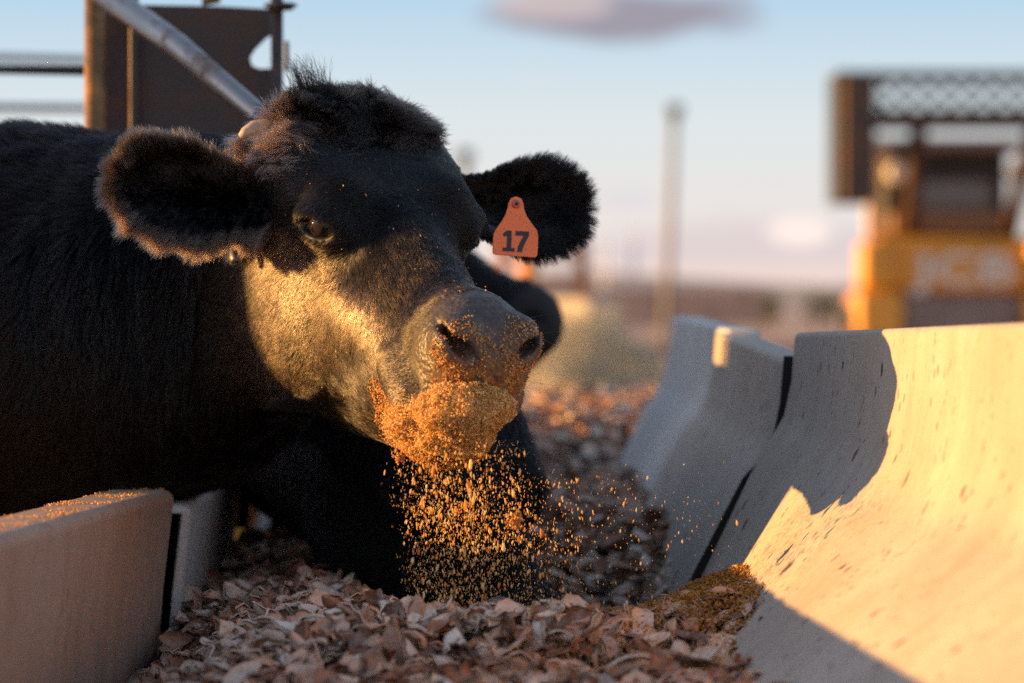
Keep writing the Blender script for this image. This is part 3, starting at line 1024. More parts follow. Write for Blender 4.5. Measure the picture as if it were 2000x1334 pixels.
M1 = head_frame((0.905, 0.425, 0.0), (0.38, -0.81, -0.45))
C1 = tuple(P(756, 443, 1.0))
earR_dir, earR_down = (-0.86, -0.52, 0.15), (0.10, -0.12, -0.98)
earL_dir, earL_down = (0.95, 0.28, -0.09), (-0.10, -0.1, -0.98)
HW = lambda p: tuple(W(np.array(C1) * 100, M1, p))
cow1 = dict(h=0.0036, C=C1, M=M1, det=True,
            gx=(-2.15, -0.50, 0.14, 0.22), gy=(-0.36, -0.30, 0.16, 1.45), gz=(-0.03, 0.80, 1.27, 1.34),
            ears=[((-10.3, -8.2, -2.9), earR_dir, earR_down, False, 1.0, 0.86), ((-10.5, 8.3, -1.3), earL_dir, earL_down, True, 1.0, 0.70)],
            cones=[
                (HW((-13, 0, -7)), Pt(330, 590, 1.095), 0.095, 0.150, 0.06),
                (Pt(330, 590, 1.095), Pt(60, 600, 1.13), 0.150, 0.180, 0.06),
                (Pt(330, 632, 1.095), Pt(60, 690, 1.13), 0.150, 0.19, 0.08),
                (HW((-6, 0, -15)), Pt(360, 735, 1.08), 0.055, 0.080, 0.06),
                (Pt(360, 735, 1.08), Pt(100, 750, 1.125), 0.080, 0.16, 0.07),
                (Pt(60, 610, 1.13), (-0.78, 0.45, 0.965), 0.175, 0.215, 0.06),
                ((-0.78, 0.45, 0.92), (-1.25, 0.50, 0.90), 0.235, 0.270, 0.08),
                ((-1.25, 0.50, 0.92), (-1.75, 0.56, 0.95), 0.270, 0.235, 0.08),
                ((-0.74, 0.42, 0.80), (-0.72, 0.33, 0.50), 0.13, 0.06, 0.06), ((-0.72, 0.33, 0.50), (-0.71, 0.33, 0.07), 0.045, 0.042, 0.03),
                ((-0.80, 0.52, 0.80), (-0.80, 0.60, 0.50), 0.13, 0.06, 0.06), ((-0.80, 0.60, 0.50), (-0.79, 0.60, 0.07), 0.045, 0.042, 0.03),
                ((-1.78, 0.46, 0.85), (-1.86, 0.42, 0.48), 0.15, 0.06, 0.06), ((-1.86, 0.42, 0.48), (-1.80, 0.42, 0.07), 0.045, 0.042, 0.03),
                ((-1.80, 0.68, 0.85), (-1.90, 0.72, 0.48), 0.15, 0.06, 0.06), ((-1.90, 0.72, 0.48), (-1.84, 0.72, 0.07), 0.045, 0.042, 0.03),
                ((-1.96, 0.58, 1.08), (-2.05, 0.60, 0.60), 0.03, 0.022, 0.03),
            ],
            ells=[])
body, V, F, Hc, (Cc, Mm), bare = build_cow(cow1)
tag(body, 'black cow with orange tag 17 in its far ear, muzzle caked with feed', 'cow', 'black cattle feeding at the trough')
body.data.materials.append(MAT['skin'])


# ---- eyes, horns
def eyes_and_horns(body, C, M, r_eye=1.75, tips=True):
    Cw = np.array(C) * 100
    for sgn in (-1, 1):
        bm = bmesh.new()
        bmesh.ops.create_uvsphere(bm, u_segments=32, v_segments=20, radius=r_eye / 100)
        c = W(Cw, M, (EYE_C[0] - 0.25, sgn * (EYE_C[1] - 0.35), EYE_C[2]))
        bmesh.ops.translate(bm, verts=bm.verts, vec=Vector(c))
        o = bm_obj('eye', bm, MAT['eye'], body)
        if tips:
            bm = bmesh.new()
            q_ = 0.0 if sgn < 0 else 2.2      # the far bud is shorter, buried in the poll hair
            pts = [W(Cw, M, (p[0], p[1] - q_ * (1 if p[1] > 0 else 0), p[2] - q_ * 0.3)) for p in ((-14.0, sgn * 7.2, 3.6), (-13.5, sgn * 8.8, 4.3), (-13.0, sgn * 10.2, 4.4), (-12.6, sgn * 11.3, 4.1), (-12.5, sgn * 11.8, 3.9))]
            add_tube(bm, pts, [0.0105, 0.0096, 0.0082, 0.0056, 0.0020], 20)
            bm_obj('horn', bm, MAT['horn'], body)


eyes_and_horns(body, C1, M1)


# ---- fur
def face_centres(V, F): return (V[F[:, 0]] + V[F[:, 1]] + V[F[:, 2]] + V[F[:, 3]]) / 4


def head_coords(Pw, C, M): return ((Pw * 100 - np.array(C) * 100) @ M.T).T


def ear_coords(Pw, C, M, ear):
    base_h, a, b, flip, esc = ear[:5]
    base = np.array(C) * 100 + np.array(base_h) @ M
    fr = ear_frame(a, b)
    if flip: fr = (fr[0], fr[1], -fr[2])
    d = Pw * 100 - base
    A, B, N = d @ fr[0] / esc, d @ fr[1] / esc, d @ fr[2] / esc
    w = np.interp(A, EAR_A, EAR_W) * (ear[5] if len(ear) > 5 else 1.0)
    w = np.where(B < 0, w * (1 + smooth01(-B, 0, 2.5) * (np.interp(A, [0, 4, 9, 12], [0.50, 0.55, 0.86, 0.95]) - 1)), w)
    on = (A > 1.5) & (A < 17) & (np.abs(B) < w + 1.2) & (N > -3.5) & (N < 4.0)
    return A, B, N, w, on, fr


def fur_main():
    rg = np.random.default_rng(21)
    fc = face_centres(V, F)
    nn = nrm(np.cross(V[F[:, 2]] - V[F[:, 0]], V[F[:, 3]] - V[F[:, 1]]))
    toc = nrm(CAMP - fc)
    facing = (nn * toc).sum(1)
    vis = smooth01(facing, -0.45, -0.05) + 0.04
    f, l, u = head_coords(fc, C1, M1)
    head = (f > -17) & (np.abs(l) < 13) & (u > -24) & (u < 9) & (f < 31)
    ears = [ear_coords(fc, C1, M1, e) for e in cow1['ears']]
    isear = ears[0][4] | ears[1][4]
    vb = (bare[F].mean(1) > 0.45)
    eq = (np.stack([f, np.abs(l), u], 1) - EYE_C) @ EYE_R.T
    eyez = ((eq[:, 0] / 2.3) ** 2 + ((eq[:, 2] - 0.1) / 1.25) ** 2 < 1) & (eq[:, 1] > -1.5) & (eq[:, 1] < 3.5)
    hornz = (np.sqrt((f + 13.4) ** 2 + (u - 4.0) ** 2) < 1.4) & (np.abs(l) > 7)
    mouthin = (f > 14) & (nn @ M1[2] > 0.2) & (u < -8.2) & (u > -10.5)
    nostril = (f > 23) & (np.abs(np.abs(l) - 3.4) < 1.6) & (np.abs(u - 0.9) < 1.4)
    ok = ~vb & ~eyez & ~nostril & ~hornz & (fc[:, 0] > -0.80)
    # ---------------- short coat of the face
    wt = vis * head * ok * ~isear
    n = 170000
    p, nm, fi = sample_surface(V, F, wt, n, rg)
    f, l, u = head_coords(p, C1, M1)
    al = np.abs(l); sg = np.sign(l)
    fw, lw, uw = M1
    # directions in head frame
    d = np.zeros((n, 3))
    side = smooth01(al, 4.5, 7.5)
    below = smooth01(-u, -1.0, 4.0)
    d += (side * below)[:, None] * (np.array([-0.35, 0, -0.9]))
    fore = (1 - side * below)
    rad = np.stack([(f - 1.5) * 1.0, l * 0.9, np.zeros(n)], 1); rad = rad / (np.linalg.norm(rad, axis=1, keepdims=True) + 1.5)
    rad[:, 0] = np.where(f > 1.5, rad[:, 0], rad[:, 0])
    d += fore[:, None] * rad * 1.2
    d[:, 2] -= (fore * side) * 0.5
    muz = smooth01(f, 13, 20)
    d = d * (1 - muz)[:, None] + muz[:, None] * np.stack([-0.6 * np.ones(n), sg * 0.5, -0.6 * np.ones(n)], 1)
    nz1 = np.stack([vnoise(p * 38, 10 + k) for k in range(3)], 1); nz2 = np.stack([vnoise(p * 140, 20 + k) for k in range(3)], 1)
    dw = d @ M1 + 0.26 * nz1 + 0.16 * nz2 + 0.07 * rg.normal(size=(n, 3))
    dw -= nm * (dw * nm).sum(1)[:, None]; dw = nrm(dw)
    poll = smooth01(-f, 8.0, 14.0) * smooth01(u, -1.5, 2.0)
    templ = smooth01(-f, 6, 11) * smooth01(al, 5, 8)
    length = 0.0085 + 0.002 * smooth01(-f, 2, 9) + 0.010 * poll + 0.007 * templ * (1 - poll) - 0.0055 * muz + 0.006 * smooth01(-f, 10, 15)
    length *= rg.uniform(0.7, 1.2, n) * (1 + 0.25 * vnoise(p * 120, 31))
    lift = 0.13 + 0.16 * poll + 0.08 * rg.random(n)
    pale = 0.01 + (0.35 + 0.16 * vnoise(p * 22, 34) + 0.10 * vnoise(p * 60, 35)) * smooth01(-u, 0.3, 3) * side * smooth01(f, -12, -3) + 0.12 * smooth01(f, 5, 10) + 0.10 * np.clip(vnoise(p * 16, 33), 0, 1) * side + 0.05 * rg.random(n)
    pale += 0.42 * smooth01(-l, 5.5, 8.5) * smooth01(-f, 7, 11) * smooth01(u, -1.0, 1.5)      # brown hair by the horn
    pale = pale * (1 - 0.85 * np.exp(-(((f - 7.0) / 2.6) ** 2 + ((u + 1.6) / 2.0) ** 2 + ((l + 7.5) / 2.5) ** 2))) * (1 - 0.5 * np.exp(-(((f - 11) / 2.2) ** 2 + ((u + 8) / 2.4) ** 2)))
    pale += 0.0 * np.exp(-(((f - 8) / 2.5) ** 2 + ((u + 1.5) / 2.2) ** 2)) 
    pale = pale * np.exp(0.55 * rg.normal(size=n)) * (1 + 0.35 * vnoise(p * 170, 36))
    rad = 0.00036 * rg.uniform(0.6, 1.3, n)
    hair_object('fur', p, nm, dw, length, lift, np.full(n, 0.9), rad, np.clip(pale, 0, 1), body, MAT['hair'], rg, 4, poll * 0.0022 + 0.0001, 0.08, 0.30, 26000)
    # ---------------- long tufts of the poll
    hz2 = np.exp(-(((f_face(fc)[0] + 13.0) / 1.7) ** 2 + ((f_face(fc)[2] - 3.4) / 1.6) ** 2)) * (np.abs(f_face(fc)[1]) > 6)
    wt = vis * head * ok * ~isear * (hz2 < np.where(f_face(fc)[1] < 0, 0.35, 2.0)) * (f_face(fc)[1] < 7.5) * smooth01(-f_face(fc)[0] + 2.5 * vnoise(fc * 30, 47), 4.5, 15.0) * smooth01(f_face(fc)[2], 0.0, 3.0)
    n = 20000
    p, nm, fi = sample_surface(V, F, wt, n, rg)
    f, l, u = head_coords(p, C1, M1)
    cl = np.stack([vnoise(p * 45, 40 + k) for k in range(3)], 1)
    dirh = np.stack([0.75 + 0 * f, 0.16 * l, 0.05 + 0 * f], 1) @ M1
    dw = nrm(dirh + 1.0 * cl + 0.2 * rg.normal(size=(n, 3)))
    length = (0.013 + 0.011 * smooth01(-f, 5, 11)) * rg.uniform(0.6, 1.35, n) * (1 + 0.45 * vnoise(p * 50, 44))
    hair_object('forelock', p, nm, dw, length, 0.14 + 0.16 * smooth01(-f, 7, 12), np.full(n, 1.0), 0.00034 * rg.uniform(0.7, 1.2, n), np.clip(0.15 + 0.4 * smooth01(-l, 5, 8) + 0.05 * rg.random(n), 0, 1), body, MAT['hair'], rg, 7, 0.0026 + 0 * length, 0.15, 0.75, 800)
    # upright wisps on top
    n = 260
    wt = vis * 0 + head * smooth01(-f_face(fc)[0], 13.5, 16) * smooth01(f_face(fc)[2], 3.5, 6.0) * smooth01(2.5 - np.abs(f_face(fc)[1] + 3.2), 0, 2.0)
    p, nm, fi = sample_surface(V, F, wt, n, rg)
    cl = np.stack([vnoise(p * 70, 50 + k) for k in range(3)], 1)
    dw = nrm(np.array([-0.35, 0, 1.0]) + 0.8 * cl + 0.15 * rg.normal(size=(n, 3)))
    hair_object('forelock', p, np.tile([0, 0, 1.0], (n, 1)), dw, 0.036 * rg.uniform(0.4, 1.5, n), np.full(n, 0.4), np.full(n, 1.6), np.full(n, 0.0003), np.full(n, 0.05), body, MAT['hair'], rg, 7, 0.005 * rg.random(n), 0.3)
    # ---------------- ears
    for k, (A, B, N, w, on, fr) in enumerate(ears):
        inner = (nn @ fr[2]) > 0.0
        edge = smooth01(np.abs(B) / np.maximum(w, 1), 0.6, 0.95) + smooth01(A, 12.5, 15)
        wt = on * (0.25 + vis) * (1 + 2.5 * np.clip(edge, 0, 1)) * (head | True)
        n = 46000
        p, nm, fi = sample_surface(V, F, wt, n, rg)
        A_, B_, N_, w_, _, _ = ear_coords(p, C1, M1, cow1['ears'][k])
        be = np.abs(B_) / np.maximum(w_, 1.0)
        edge = np.clip(smooth01(be, 0.82, 1.02) + smooth01(A_, 13.2, 15.4), 0, 1)
        low = smooth01(B_, 0.5, 3.0)
        cl = np.stack([vnoise(p * 75, 60 + q) for q in range(3)], 1)
        a_w = fr[0] * 0.8; 
        dw = (0.5 + 0.7 * smooth01(A_, 6, 14))[:, None] * fr[0] + (B_ / np.maximum(w_, 1.0) * 1.3)[:, None] * fr[1] + 0.45 * cl + 0.2 * rg.normal(size=(n, 3))
        dw = nrm(dw)
        length = (0.008 + 0.013 * edge) * rg.uniform(0.6, 1.3, n)
        length = length * (1 + 0.35 * vnoise(p * 90, 66))
        if k == 0:
            pale = 0.01 + edge ** 2.2 * (0.18 + 0.24 * low) + 0.05 * smooth01(B_, 3.6, 5.0) + 0.05 * rg.random(n)  # paler fringe, most below: backlight glow put into the hair colour
        else:
            length = (0.008 + 0.019 * edge * smooth01(A_, 6, 13)) * rg.uniform(0.6, 1.3, n)
            pale = 0.02 + 0.05 * rg.random(n) + 0.45 * smooth01(B_, 3.8, 5) * (1 - smooth01(A_, 5, 8))
        hair_object('ear_hair', p, nm, dw, length, 0.22 + 0.1 * rg.random(n), np.full(n, 0.7), 0.00032 * rg.uniform(0.7, 1.2, n), np.clip(pale, 0, 1), body, MAT['hair'], rg, 5, 0.0010 * edge, 0.28, 0.65, 2600 if k == 0 else 1100)
    # ---------------- neck and body coat
    f, l, u = f_face(fc)
    isneck = ~(head & (f > -14)) & ok & ~isear
    wt = vis * isneck * np.where(fc[:, 0] > -0.72, 1, 0.2)
    n = 150000
    p, nm, fi = sample_surface(V, F, wt, n, rg)
    q = p * np.array([55, 55, 6.0])
    cl = np.stack([vnoise(q, 70 + k) for k in range(3)], 1)
    big = np.stack([vnoise(p * 9, 80 + k) for k in range(3)], 1)
    topn = smooth01(nm[:, 2], 0.3, 0.8)
    dw = np.array([-0.12, 0, -1.0]) * (1 - topn)[:, None] + topn[:, None] * np.array([-1.0, 0.1, 0.25]) + 0.42 * cl + 0.3 * big + 0.10 * rg.normal(size=(n, 3))
    dw -= nm * (dw * nm).sum(1)[:, None]; dw = nrm(dw)
    length = 0.024 * rg.uniform(0.7, 1.3, n) * (1 + 0.3 * vnoise(q * 1.3, 77))
    hair_object('fur', p, nm, dw, length, 0.28 + 0.12 * rg.random(n) + 0.15 * topn, np.full(n, 1.0), 0.00036 * rg.uniform(0.7, 1.2, n), np.clip(0.01 + 0.06 * rg.random(n) + 0.06 * vnoise(q * 1.0, 78), 0, 1), body, MAT['body_hair'], rg, 5, 0.0008, 0.14, 0.7, 11000)
    # lashes and whiskers
    n = 16
    Cw = np.array(C1) * 100
    e1 = nrm(np.array([0.80, -0.50, 0.10])); e3 = np.array([0.25, -0.12, 1.0]); e3 = nrm(e3 - e1 * (e1 @ e3)); e2 = np.cross(e3, e1)
    for sgn in (-1, 1):
        t = rg.uniform(-1, 0.2, n)
        hp = EYE_C + e2 * 2.0 + t[:, None] * 1.9 * e1 + (0.75 * (1 - t ** 2))[:, None] * e3
        dd = e2[None] * 0.7 - e1[None] * 0.35 - e3[None] * 0.55 + 0.2 * rg.normal(size=(n, 3))
        hp[:, 1] *= sgn; dd[:, 1] *= sgn
        root = (Cw + hp @ M1) / 100; dw = nrm(dd @ M1)
        hair_object('eyelashes', root, dw, dw, 0.013 * rg.uniform(0.6, 1.2, n), np.full(n, 0.5), np.full(n, 0.3), np.full(n, 0.00022), np.full(n, 0.12), body, MAT['hair'], rg, 5, 0, 0.2)
    n = 60
    s_ = rg.choice([-1, 1], n)
    hp = np.stack([rg.uniform(20, 26, n), s_ * rg.uniform(3.5, 5.0, n), rg.uniform(-7, 1.5, n)], 1)
    root = (Cw + hp @ M1) / 100
    dd = np.stack([0.5 + 0 * hp[:, 0], s_ * 1.0, rg.uniform(-.5, .5, n)], 1) @ M1 + 0.3 * rg.normal(size=(n, 3))
    hair_object('whiskers', root, nrm(dd), nrm(dd), 0.028 * rg.uniform(0.6, 1.3, n), np.full(n, 0.5), np.full(n, 0.5), np.full(n, 0.00016), np.full(n, 0.1), body, MAT['hair'], rg, 5, 0, 0.15)


def f_face(fc): return head_coords(fc, C1, M1)


fur_main()


def fur_far(body, V, F, n, length, C, M, seed, rad=0.0005):
    rg = np.random.default_rng(seed)
    fc = face_centres(V, F)
    nn = nrm(np.cross(V[F[:, 2]] - V[F[:, 0]], V[F[:, 3]] - V[F[:, 1]]))
    vis = smooth01((nn * nrm(CAMP - fc)).sum(1), -0.5, 0)
    f, l, u = head_coords(fc, C, M)
    wt = vis * (fc[:, 0] > -0.7) * ~((f > 22) & (np.abs(l) < 8) & (f < 31) & (np.abs(u) < 12))
    p, nm, fi = sample_surface(V, F, wt, n, rg)
    dw = np.array([-0.2, 0, -1.0]) + 0.4 * np.stack([vnoise(p * 30, seed + k) for k in range(3)], 1)
    dw -= nm * (dw * nm).sum(1)[:, None]
    hair_object('fur', p, nm, nrm(dw), length * rg.uniform(0.6, 1.3, n), np.full(n, 0.3), np.full(n, 0.8), np.full(n, rad), np.full(n, 0.02), body, MAT['body_hair'], rg, 4, 0.0005, 0.15)


# ---- the cow with its head down in the feed, behind the first
f2 = np.array([0.36, -0.70, -0.62]); f2 = nrm(f2); u2 = np.array([0.30, -0.50, 0.80]); u2 = nrm(u2 - f2 * (f2 @ u2)); l2 = np.cross(u2, f2)
M2 = np.array([f2, l2, u2])
C2 = Pt(905, 960, 1.12)
HW2 = lambda p: tuple(W(np.array(C2) * 100, M2, p))
cow2 = dict(h=0.0065, C=C2, M=M2, det=False,
            gx=(-1.9, -0.55, 0.22, 0.30), gy=(-0.05, 0.0, 0.95, 2.0), gz=(-0.03, 0.60, 1.20, 1.34),
            ears=[((-11, -8.0, 0.2), (-0.8, 0.45, 0.3), (0.1, -0.1, -0.98), False, 0.95), ((-11, 7.5, 0.0), (-0.15, 0.95, 0.35), (0.1, 0.1, -0.98), True, 0.9)],
            cones=[
                (HW2((-12, 0, -6)), Pt(640, 800, 1.24), 0.105, 0.122, 0.06),
                (HW2((-4, 0, -15)), Pt(650, 870, 1.22), 0.07, 0.09, 0.06),
                (Pt(640, 825, 1.24), Pt(440, 735, 1.46), 0.118, 0.105, 0.05),
                (Pt(440, 735, 1.46), (-0.85, 1.60, 0.93), 0.105, 0.225, 0.06),
                ((-0.85, 1.60, 0.94), (-1.70, 1.64, 0.94), 0.24, 0.25, 0.08),
                ((-0.80, 1.52, 0.80), (-0.78, 1.48, 0.50), 0.13, 0.06, 0.06), ((-0.78, 1.48, 0.50), (-0.78, 1.48, 0.07), 0.045, 0.042, 0.03),
                ((-0.86, 1.70, 0.80), (-0.86, 1.75, 0.50), 0.13, 0.06, 0.06), ((-0.86, 1.75, 0.50), (-0.86, 1.75, 0.07), 0.045, 0.042, 0.03),
                ((-1.70, 1.54, 0.85), (-1.78, 1.50, 0.48), 0.15, 0.06, 0.06), ((-1.78, 1.50, 0.48), (-1.72, 1.50, 0.07), 0.045, 0.042, 0.03),
                ((-1.70, 1.74, 0.85), (-1.80, 1.80, 0.48), 0.15, 0.06, 0.06), ((-1.80, 1.80, 0.48), (-1.74, 1.80, 0.07), 0.045, 0.042, 0.03),
            ], ells=[])
b2, V2, F2, H2, _, _ = build_cow(cow2)
tag(b2, 'black cow with its head lowered into the trough under the falling crumbs', 'cow', 'black cattle feeding at the trough')
b2.data.materials.append(MAT['skin'])
eyes_and_horns(b2, C2, M2, tips=False)
fur_far(b2, V2, F2, 60000, 0.014, C2, M2, 200, 0.0006)

# ---- the third cow, farther back, only its blurred muzzle shows
f3 = nrm(np.array([0.80, -0.40, -0.42])); u3 = np.array([0.35, -0.15, 0.9]); u3 = nrm(u3 - f3 * (f3 @ u3)); l3 = np.cross(u3, f3)
M3 = np.array([f3, l3, u3])
C3 = Pt(794, 478, 1.55)
HW3 = lambda p: tuple(W(np.array(C3) * 100, M3, p))
cow3 = dict(h=0.008, C=C3, M=M3, det=False,
            gx=(-1.9, -0.50, 0.16, 0.24), gy=(1.60, 1.65, 2.35, 2.8), gz=(-0.03, 0.78, 1.30, 1.40),
            ears=[((-10.5, -8.2, -0.6), (-0.7, -0.6, 0.1), (0.1, -0.1, -0.98), False, 1.0), ((-10.5, 8.0, -0.4), (0.2, 0.95, 0.1), (0.1, 0.1, -0.98), True, 1.0)],
            cones=[
                (HW3((-12, 0, -7)), (-0.62, 2.15, 1.0), 0.105, 0.20, 0.06),
                (HW3((-6, 0, -14)), (-0.62, 2.15, 0.88), 0.06, 0.20, 0.06),
                ((-0.62, 2.15, 0.96), (-0.95, 2.2, 0.95), 0.21, 0.24, 0.08),
                ((-0.95, 2.2, 0.94), (-1.75, 2.3, 0.94), 0.25, 0.25, 0.08),
                ((-0.85, 2.10, 0.80), (-0.84, 2.05, 0.50), 0.13, 0.06, 0.06), ((-0.84, 2.05, 0.50), (-0.84, 2.05, 0.07), 0.045, 0.042, 0.03),
                ((-0.90, 2.30, 0.80), (-0.90, 2.35, 0.50), 0.13, 0.06, 0.06), ((-0.90, 2.35, 0.50), (-0.90, 2.35, 0.07), 0.045, 0.042, 0.03),
                ((-1.75, 2.20, 0.85), (-1.83, 2.16, 0.48), 0.15, 0.06, 0.06), ((-1.83, 2.16, 0.48), (-1.77, 2.16, 0.07), 0.045, 0.042, 0.03),
                ((-1.75, 2.40, 0.85), (-1.83, 2.46, 0.48), 0.15, 0.06, 0.06), ((-1.83, 2.46, 0.48), (-1.77, 2.46, 0.07), 0.045, 0.042, 0.03),
            ], ells=[])
b3, V3, F3, H3, _, _ = build_cow(cow3)
tag(b3, 'blurred black cow whose dark muzzle shows behind the tagged ear', 'cow', 'black cattle feeding at the trough')
b3.data.materials.append(MAT['skin'])
eyes_and_horns(b3, C3, M3, tips=False)
fur_far(b3, V3, F3, 20000, 0.016, C3, M3, 300, 0.0008)


# ------------------------------------------------------------------ ear tag and stud
def ear_tag():
    m, nt, bs, out = new_mat('tag_orange')
    tc = nt.node('ShaderNodeTexCoord').outputs['Object']
    c = nt.mix(nt.ramp(nt.noise(tc, 70, 5, 0.7), [(0.4, 0.0), (0.75, 0.5)]), (0.98, 0.21, 0.055), (0.66, 0.13, 0.045))
    c = nt.mix(nt.ramp(nt.noise(tc, 500, 2, 0.6), [(0.60, 0.0), (0.68, 0.8)]), c, (0.16, 0.05, 0.03))
    nt.l.new(c, bs.inputs['Base Color']); bs.inputs['Roughness'].default_value = 0.42
    bs.inputs['Subsurface Weight'].default_value = 0.25; bs.inputs['Subsurface Radius'].default_value = (0.01, 0.003, 0.001)
    S = 0.0005 * TAG_R
    # outline in picture pixels round the tag's centre (1006, 455)
    out_px = [(-44, 40), (-44, 14), (-43, 4), (-37, -8), (-27, -22), (-20, -36), (-16, -50), (-15, -58), (-10, -68), (0, -72), (10, -69), (15, -60), (17, -48), (23, -34), (34, -20), (44, -8), (47, 2), (47, 30), (46, 42), (42, 46), (-38, 45), (-42, 44)]
    bm = bmesh.new()
    vs = [bm.verts.new((x * S, 0, -y * S)) for x, y in out_px]
    fce = bm.faces.new(vs)
    ret = bmesh.ops.extrude_face_region(bm, geom=[fce])
    for v in [g for g in ret['geom'] if isinstance(g, bmesh.types.BMVert)]: v.co.y += 0.0016
    o = bm_obj('ear_tag', bm, m, bevel=0.0006, smooth=False)
    o.location = P(1006, 455, TAG_R)
    o.rotation_euler = (R(-5), R(3), R(14))
    tag(o, 'orange plastic ear tag with black number 17 in the far ear of the front cow', 'ear tag')
    ink = simple_mat('tag_ink', (0.02, 0.018, 0.035), 0.5)

    def strip(name, polys):
        bm = bmesh.new()
        for poly in polys:
            vs = [bm.verts.new((x * S, -0.0004, -y * S)) for x, y in poly]
            fc = bm.faces.new(vs)
            ret = bmesh.ops.extrude_face_region(bm, geom=[fc])
            for v in [g for g in ret['geom'] if isinstance(g, bmesh.types.BMVert)]: v.co.y += 0.0005
        return bm_obj(name, bm, ink, o, smooth=False)
    strip('digit', [[(-16, -4), (-7, -4), (-7, 30), (0, 30), (0, 37), (-24, 37), (-24, 30), (-16, 30), (-16, 6), (-22, 9), (-25, 3)]])
    strip('digit', [[(1, -4), (28, -4), (28, 4), (22, 16), (17, 27), (15, 37), (5, 37), (7, 26), (12, 14), (18, 5), (1, 5)]])
    bm = bmesh.new()
    bmesh.ops.create_cone(bm, cap_ends=True, segments=28, radius1=0.0045, radius2=0.0036, depth=0.0035, matrix=Matrix.Translation((0, -0.0012, 57 * S)) @ Matrix.Rotation(R(90), 4, 'X'))
    st = bm_obj('button', bm, simple_mat('tag_button', (0.55, 0.12, 0.06), 0.5), o, bevel=0.0005)
    bm = bmesh.new()
    bmesh.ops.create_cone(bm, cap_ends=True, segments=16, radius1=0.0019, radius2=0.0015, depth=0.0015, matrix=Matrix.Translation((0, -0.0034, 57 * S)) @ Matrix.Rotation(R(90), 4, 'X'))
    bm_obj('pin', bm, ink, st)


TAG_R = 1.003
ear_tag()
bm = bmesh.new()
add_tube(bm, [P(455, 486, 1.012), P(456, 495, 1.011), P(457, 506, 1.010), P(457, 514, 1.010), P(456, 519, 1.010)], [0.0028, 0.004, 0.0052, 0.0045, 0.0015], 16)
o = bm_obj('ear_stud', bm, simple_mat('stud', (0.16, 0.13, 0.12), 0.35, 0.3))
tag(o, 'small pale drop-shaped stud hanging under the near ear', 'ear stud')


